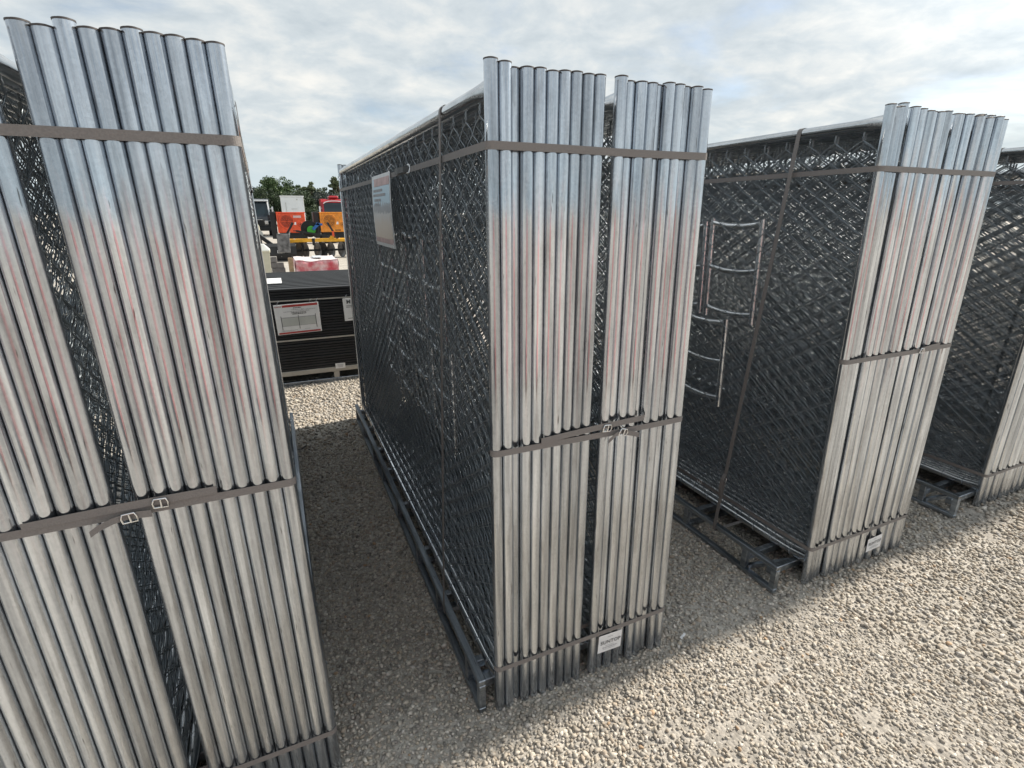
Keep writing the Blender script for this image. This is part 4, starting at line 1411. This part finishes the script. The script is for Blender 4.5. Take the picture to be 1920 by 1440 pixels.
def box_trailer():
    t = thing('box_trailer', 'white box trailer end standing behind the red-orange machine', 'trailer', (1.62, 42, 0), (0, 0, R(-3)))
    MB().box(-.72, .72, 0, 4.5, .85, 2.72, .02).build('box', 'silver_panel', t)
    for x in (-.76, .70):
        MB().box(x, x + .06, -.03, .04, .80, 2.80, .01).build('corner_post', 'white_paint', t)
    MB().box(-.80, .80, -.04, .06, 2.725, 2.80, .01).build('top_rail', 'white_paint', t)
    MB().box(-.76, .76, -.04, .06, .78, .85, .01).build('sill', 'white_paint', t)
    MB().tube([(-.45, -.03, 1.6), (-.45, -.03, 2.35)], .018, 8).build('lock_rod', 'grey_plastic', t)
    MB().box(-.1, .28, -.03, -.005, 1.90, 1.93).build('hinge_bar', 'grey_plastic', t)
    MB().disc((.32, -.02, 2.55), (0, 1, 0), .05, .03, 12).build('vent', 'grey_plastic', t)
    for sx in (-1, 1):
        for y in (2.4, 3.3):
            MB().disc((sx * .62, y, .42), (1, 0, 0), .42, .24, 20).build('wheel', 'tyre_rubber', t)
    MB().box(-.5, .5, .1, 4.4, .60, .775, .01).build('chassis', 'black_steel', t)


box_trailer()

# unseen stand-in load, added behind the camera to reflect as red streaks on the posts
wrapped_pallet('added red pallet-shaped stand-in behind the camera, reflected in the posts', -1.0, .4, -3.1, -1.9, 1.62, 'reflector_red', 'reflector_red', 5, band=False).rotation_euler.z = R(-32)


# ------------------------------------------------------------------ litter on the gravel
def scrap(name, label, cat, mat, x, y, pts, width, rz):
    t = thing(name, label, cat, (x, y, float(ground_z(np.array(x), np.array(y))) + .012), (0, 0, rz))
    o = open_band(t, 'strip', pts, width, .0012, (0, 1, 0), mat)


scrap('paper_scrap', 'small white paper scrap on the gravel right of the centre stack', 'paper', 'label_paper', 1.352, 1.279, [(-.016, 0, .002), (-.006, 0, .006), (.004, 0, .003), (.016, 0, .008)], .010, R(20))
scrap('strap_scrap', 'short black strap scrap on the gravel beside the leftmost stack', 'scrap', 'black_strap', -.012, 3.83, [(-.06, 0, .0), (-.03, 0, .025), (.01, 0, .014), (.05, 0, .03), (.07, 0, .01)], .02, R(20))
scrap('strap_scrap', 'bent black strap scrap lying in the lit gravel before the black panels', 'scrap', 'black_strap', .02, 5.2, [(-.05, 0, .0), (-.02, 0, .03), (.02, 0, .03), (.05, 0, .0)], .018, R(-15))


# ------------------------------------------------------------------ trees on the skyline
def tree(label, x, y, h, rad, leaf, seed, sparse=0.0, z0=.8):
    r = random.Random(seed); g = np.random.default_rng(seed)
    t = thing('tree', label, 'tree', (x, y, 0), group='trees along the skyline')
    m = MB()
    tr = h * .028
    m.tube([(0, 0, 0), (.05 * rad, 0, h * .3), (-.03 * rad, .02, h * .62), (0, 0, h * .86)], [tr, tr * .8, tr * .5, tr * .15], 9)
    tips = []
    for k in range(16):
        z = h * (.2 + .52 * k / 15); a = k * 2.4 + r.uniform(-.4, .4)
        q = rad * (1.0 - .62 * max(0, (z / h - .35)) / .65) * r.uniform(.6, .95)
        p1 = Vector((q * math.cos(a) * .5, q * math.sin(a) * .5, z + .10 * h)); p2 = Vector((q * math.cos(a), q * math.sin(a), z + .15 * h + r.uniform(-.03, .05) * h))
        m.tube([(0, 0, z), p1, p2], [tr * .42, tr * .25, tr * .08], 6)
        tips += [p1.lerp(p2, .4), p2]
    m.build('trunk', 'tree_bark', t)
    V = []
    cl = []
    for p in tips:
        for _ in range(3):
            cl.append(p + Vector((r.gauss(0, .16), r.gauss(0, .16), r.gauss(0, .10))) * rad)
    for k in range(70 if sparse == 0 else 26):
        u = r.uniform(.05, 1.0); q = rad * math.sqrt(max(0.02, 1 - ((u - .42) / .62) ** 2)) * math.sqrt(r.random()) * .95; a = r.uniform(0, 6.28)
        cl.append(Vector((q * math.cos(a), q * math.sin(a), h * u)))
    for c in cl:
        c.z = min(max(c.z, z0), h)
        if r.random() < sparse:
            continue
        n = 110
        s = rad * r.uniform(.13, .23)
        P = g.normal(0, 1, (n, 3)); P /= np.linalg.norm(P, axis=1)[:, None] ; P *= (g.random((n, 1)) ** .4) * s; P[:, 2] *= .75
        P += np.array(c)
        A = g.normal(0, 1, (n, 3)); A /= np.linalg.norm(A, axis=1)[:, None]
        B = np.cross(A, g.normal(0, 1, (n, 3))); B /= np.linalg.norm(B, axis=1)[:, None]
        ls = g.uniform(.07, .15, (n, 1)) * (h / 6)
        V.append(np.stack([P - A * ls, P + B * ls * .6, P + A * ls, P - B * ls * .6], 1).reshape(-1, 3))
    V = np.concatenate(V)
    me = bpy.data.meshes.new('crown')
    nq = len(V) // 4
    me.vertices.add(len(V)); me.vertices.foreach_set('co', V.astype(np.float32).ravel())
    me.loops.add(nq * 4); me.loops.foreach_set('vertex_index', np.arange(nq * 4, dtype=np.int32))
    me.polygons.add(nq); me.polygons.foreach_set('loop_start', np.arange(0, nq * 4, 4, dtype=np.int32)); me.polygons.foreach_set('loop_total', np.full(nq, 4, np.int32))
    me.update(calc_edges=True)
    link('crown', me, leaf, t)


tree('dark blue-green tree behind the dark truck', -2.3, 82, 4.9, 2.6, 'leaf_blue', 1)
tree('broad green tree rising behind the white trailer', 1.7, 84, 6.0, 3.2, 'leaf_mid', 2)
tree('pale olive tree right of the broad green tree', 5.7, 80, 5.5, 2.2, 'leaf_pale', 3, .12)
tree('low dark tree filling the gap behind the red-orange machine', 3.6, 76, 4.1, 2.8, 'leaf_dark', 4)
tree('loose tall pale tree beside the centre stack edge', 9.3, 80, 6.6, 1.9, 'leaf_pale', 5, .2)
tree('low dark blue-green tree behind the red truck', 7.2, 78, 4.2, 2.8, 'leaf_blue', 6)
tree('dark tree mass behind the left machines', -.4, 78, 4.4, 2.6, 'leaf_dark', 7)
tree('green tree on the skyline hidden left of the dark truck', -6.8, 83, 5.6, 2.9, 'leaf_mid', 8)
tree('green tree on the skyline hidden behind the centre stack', 13.5, 83, 5.4, 2.9, 'leaf_mid', 9)
print('objects', len(bpy.data.objects))
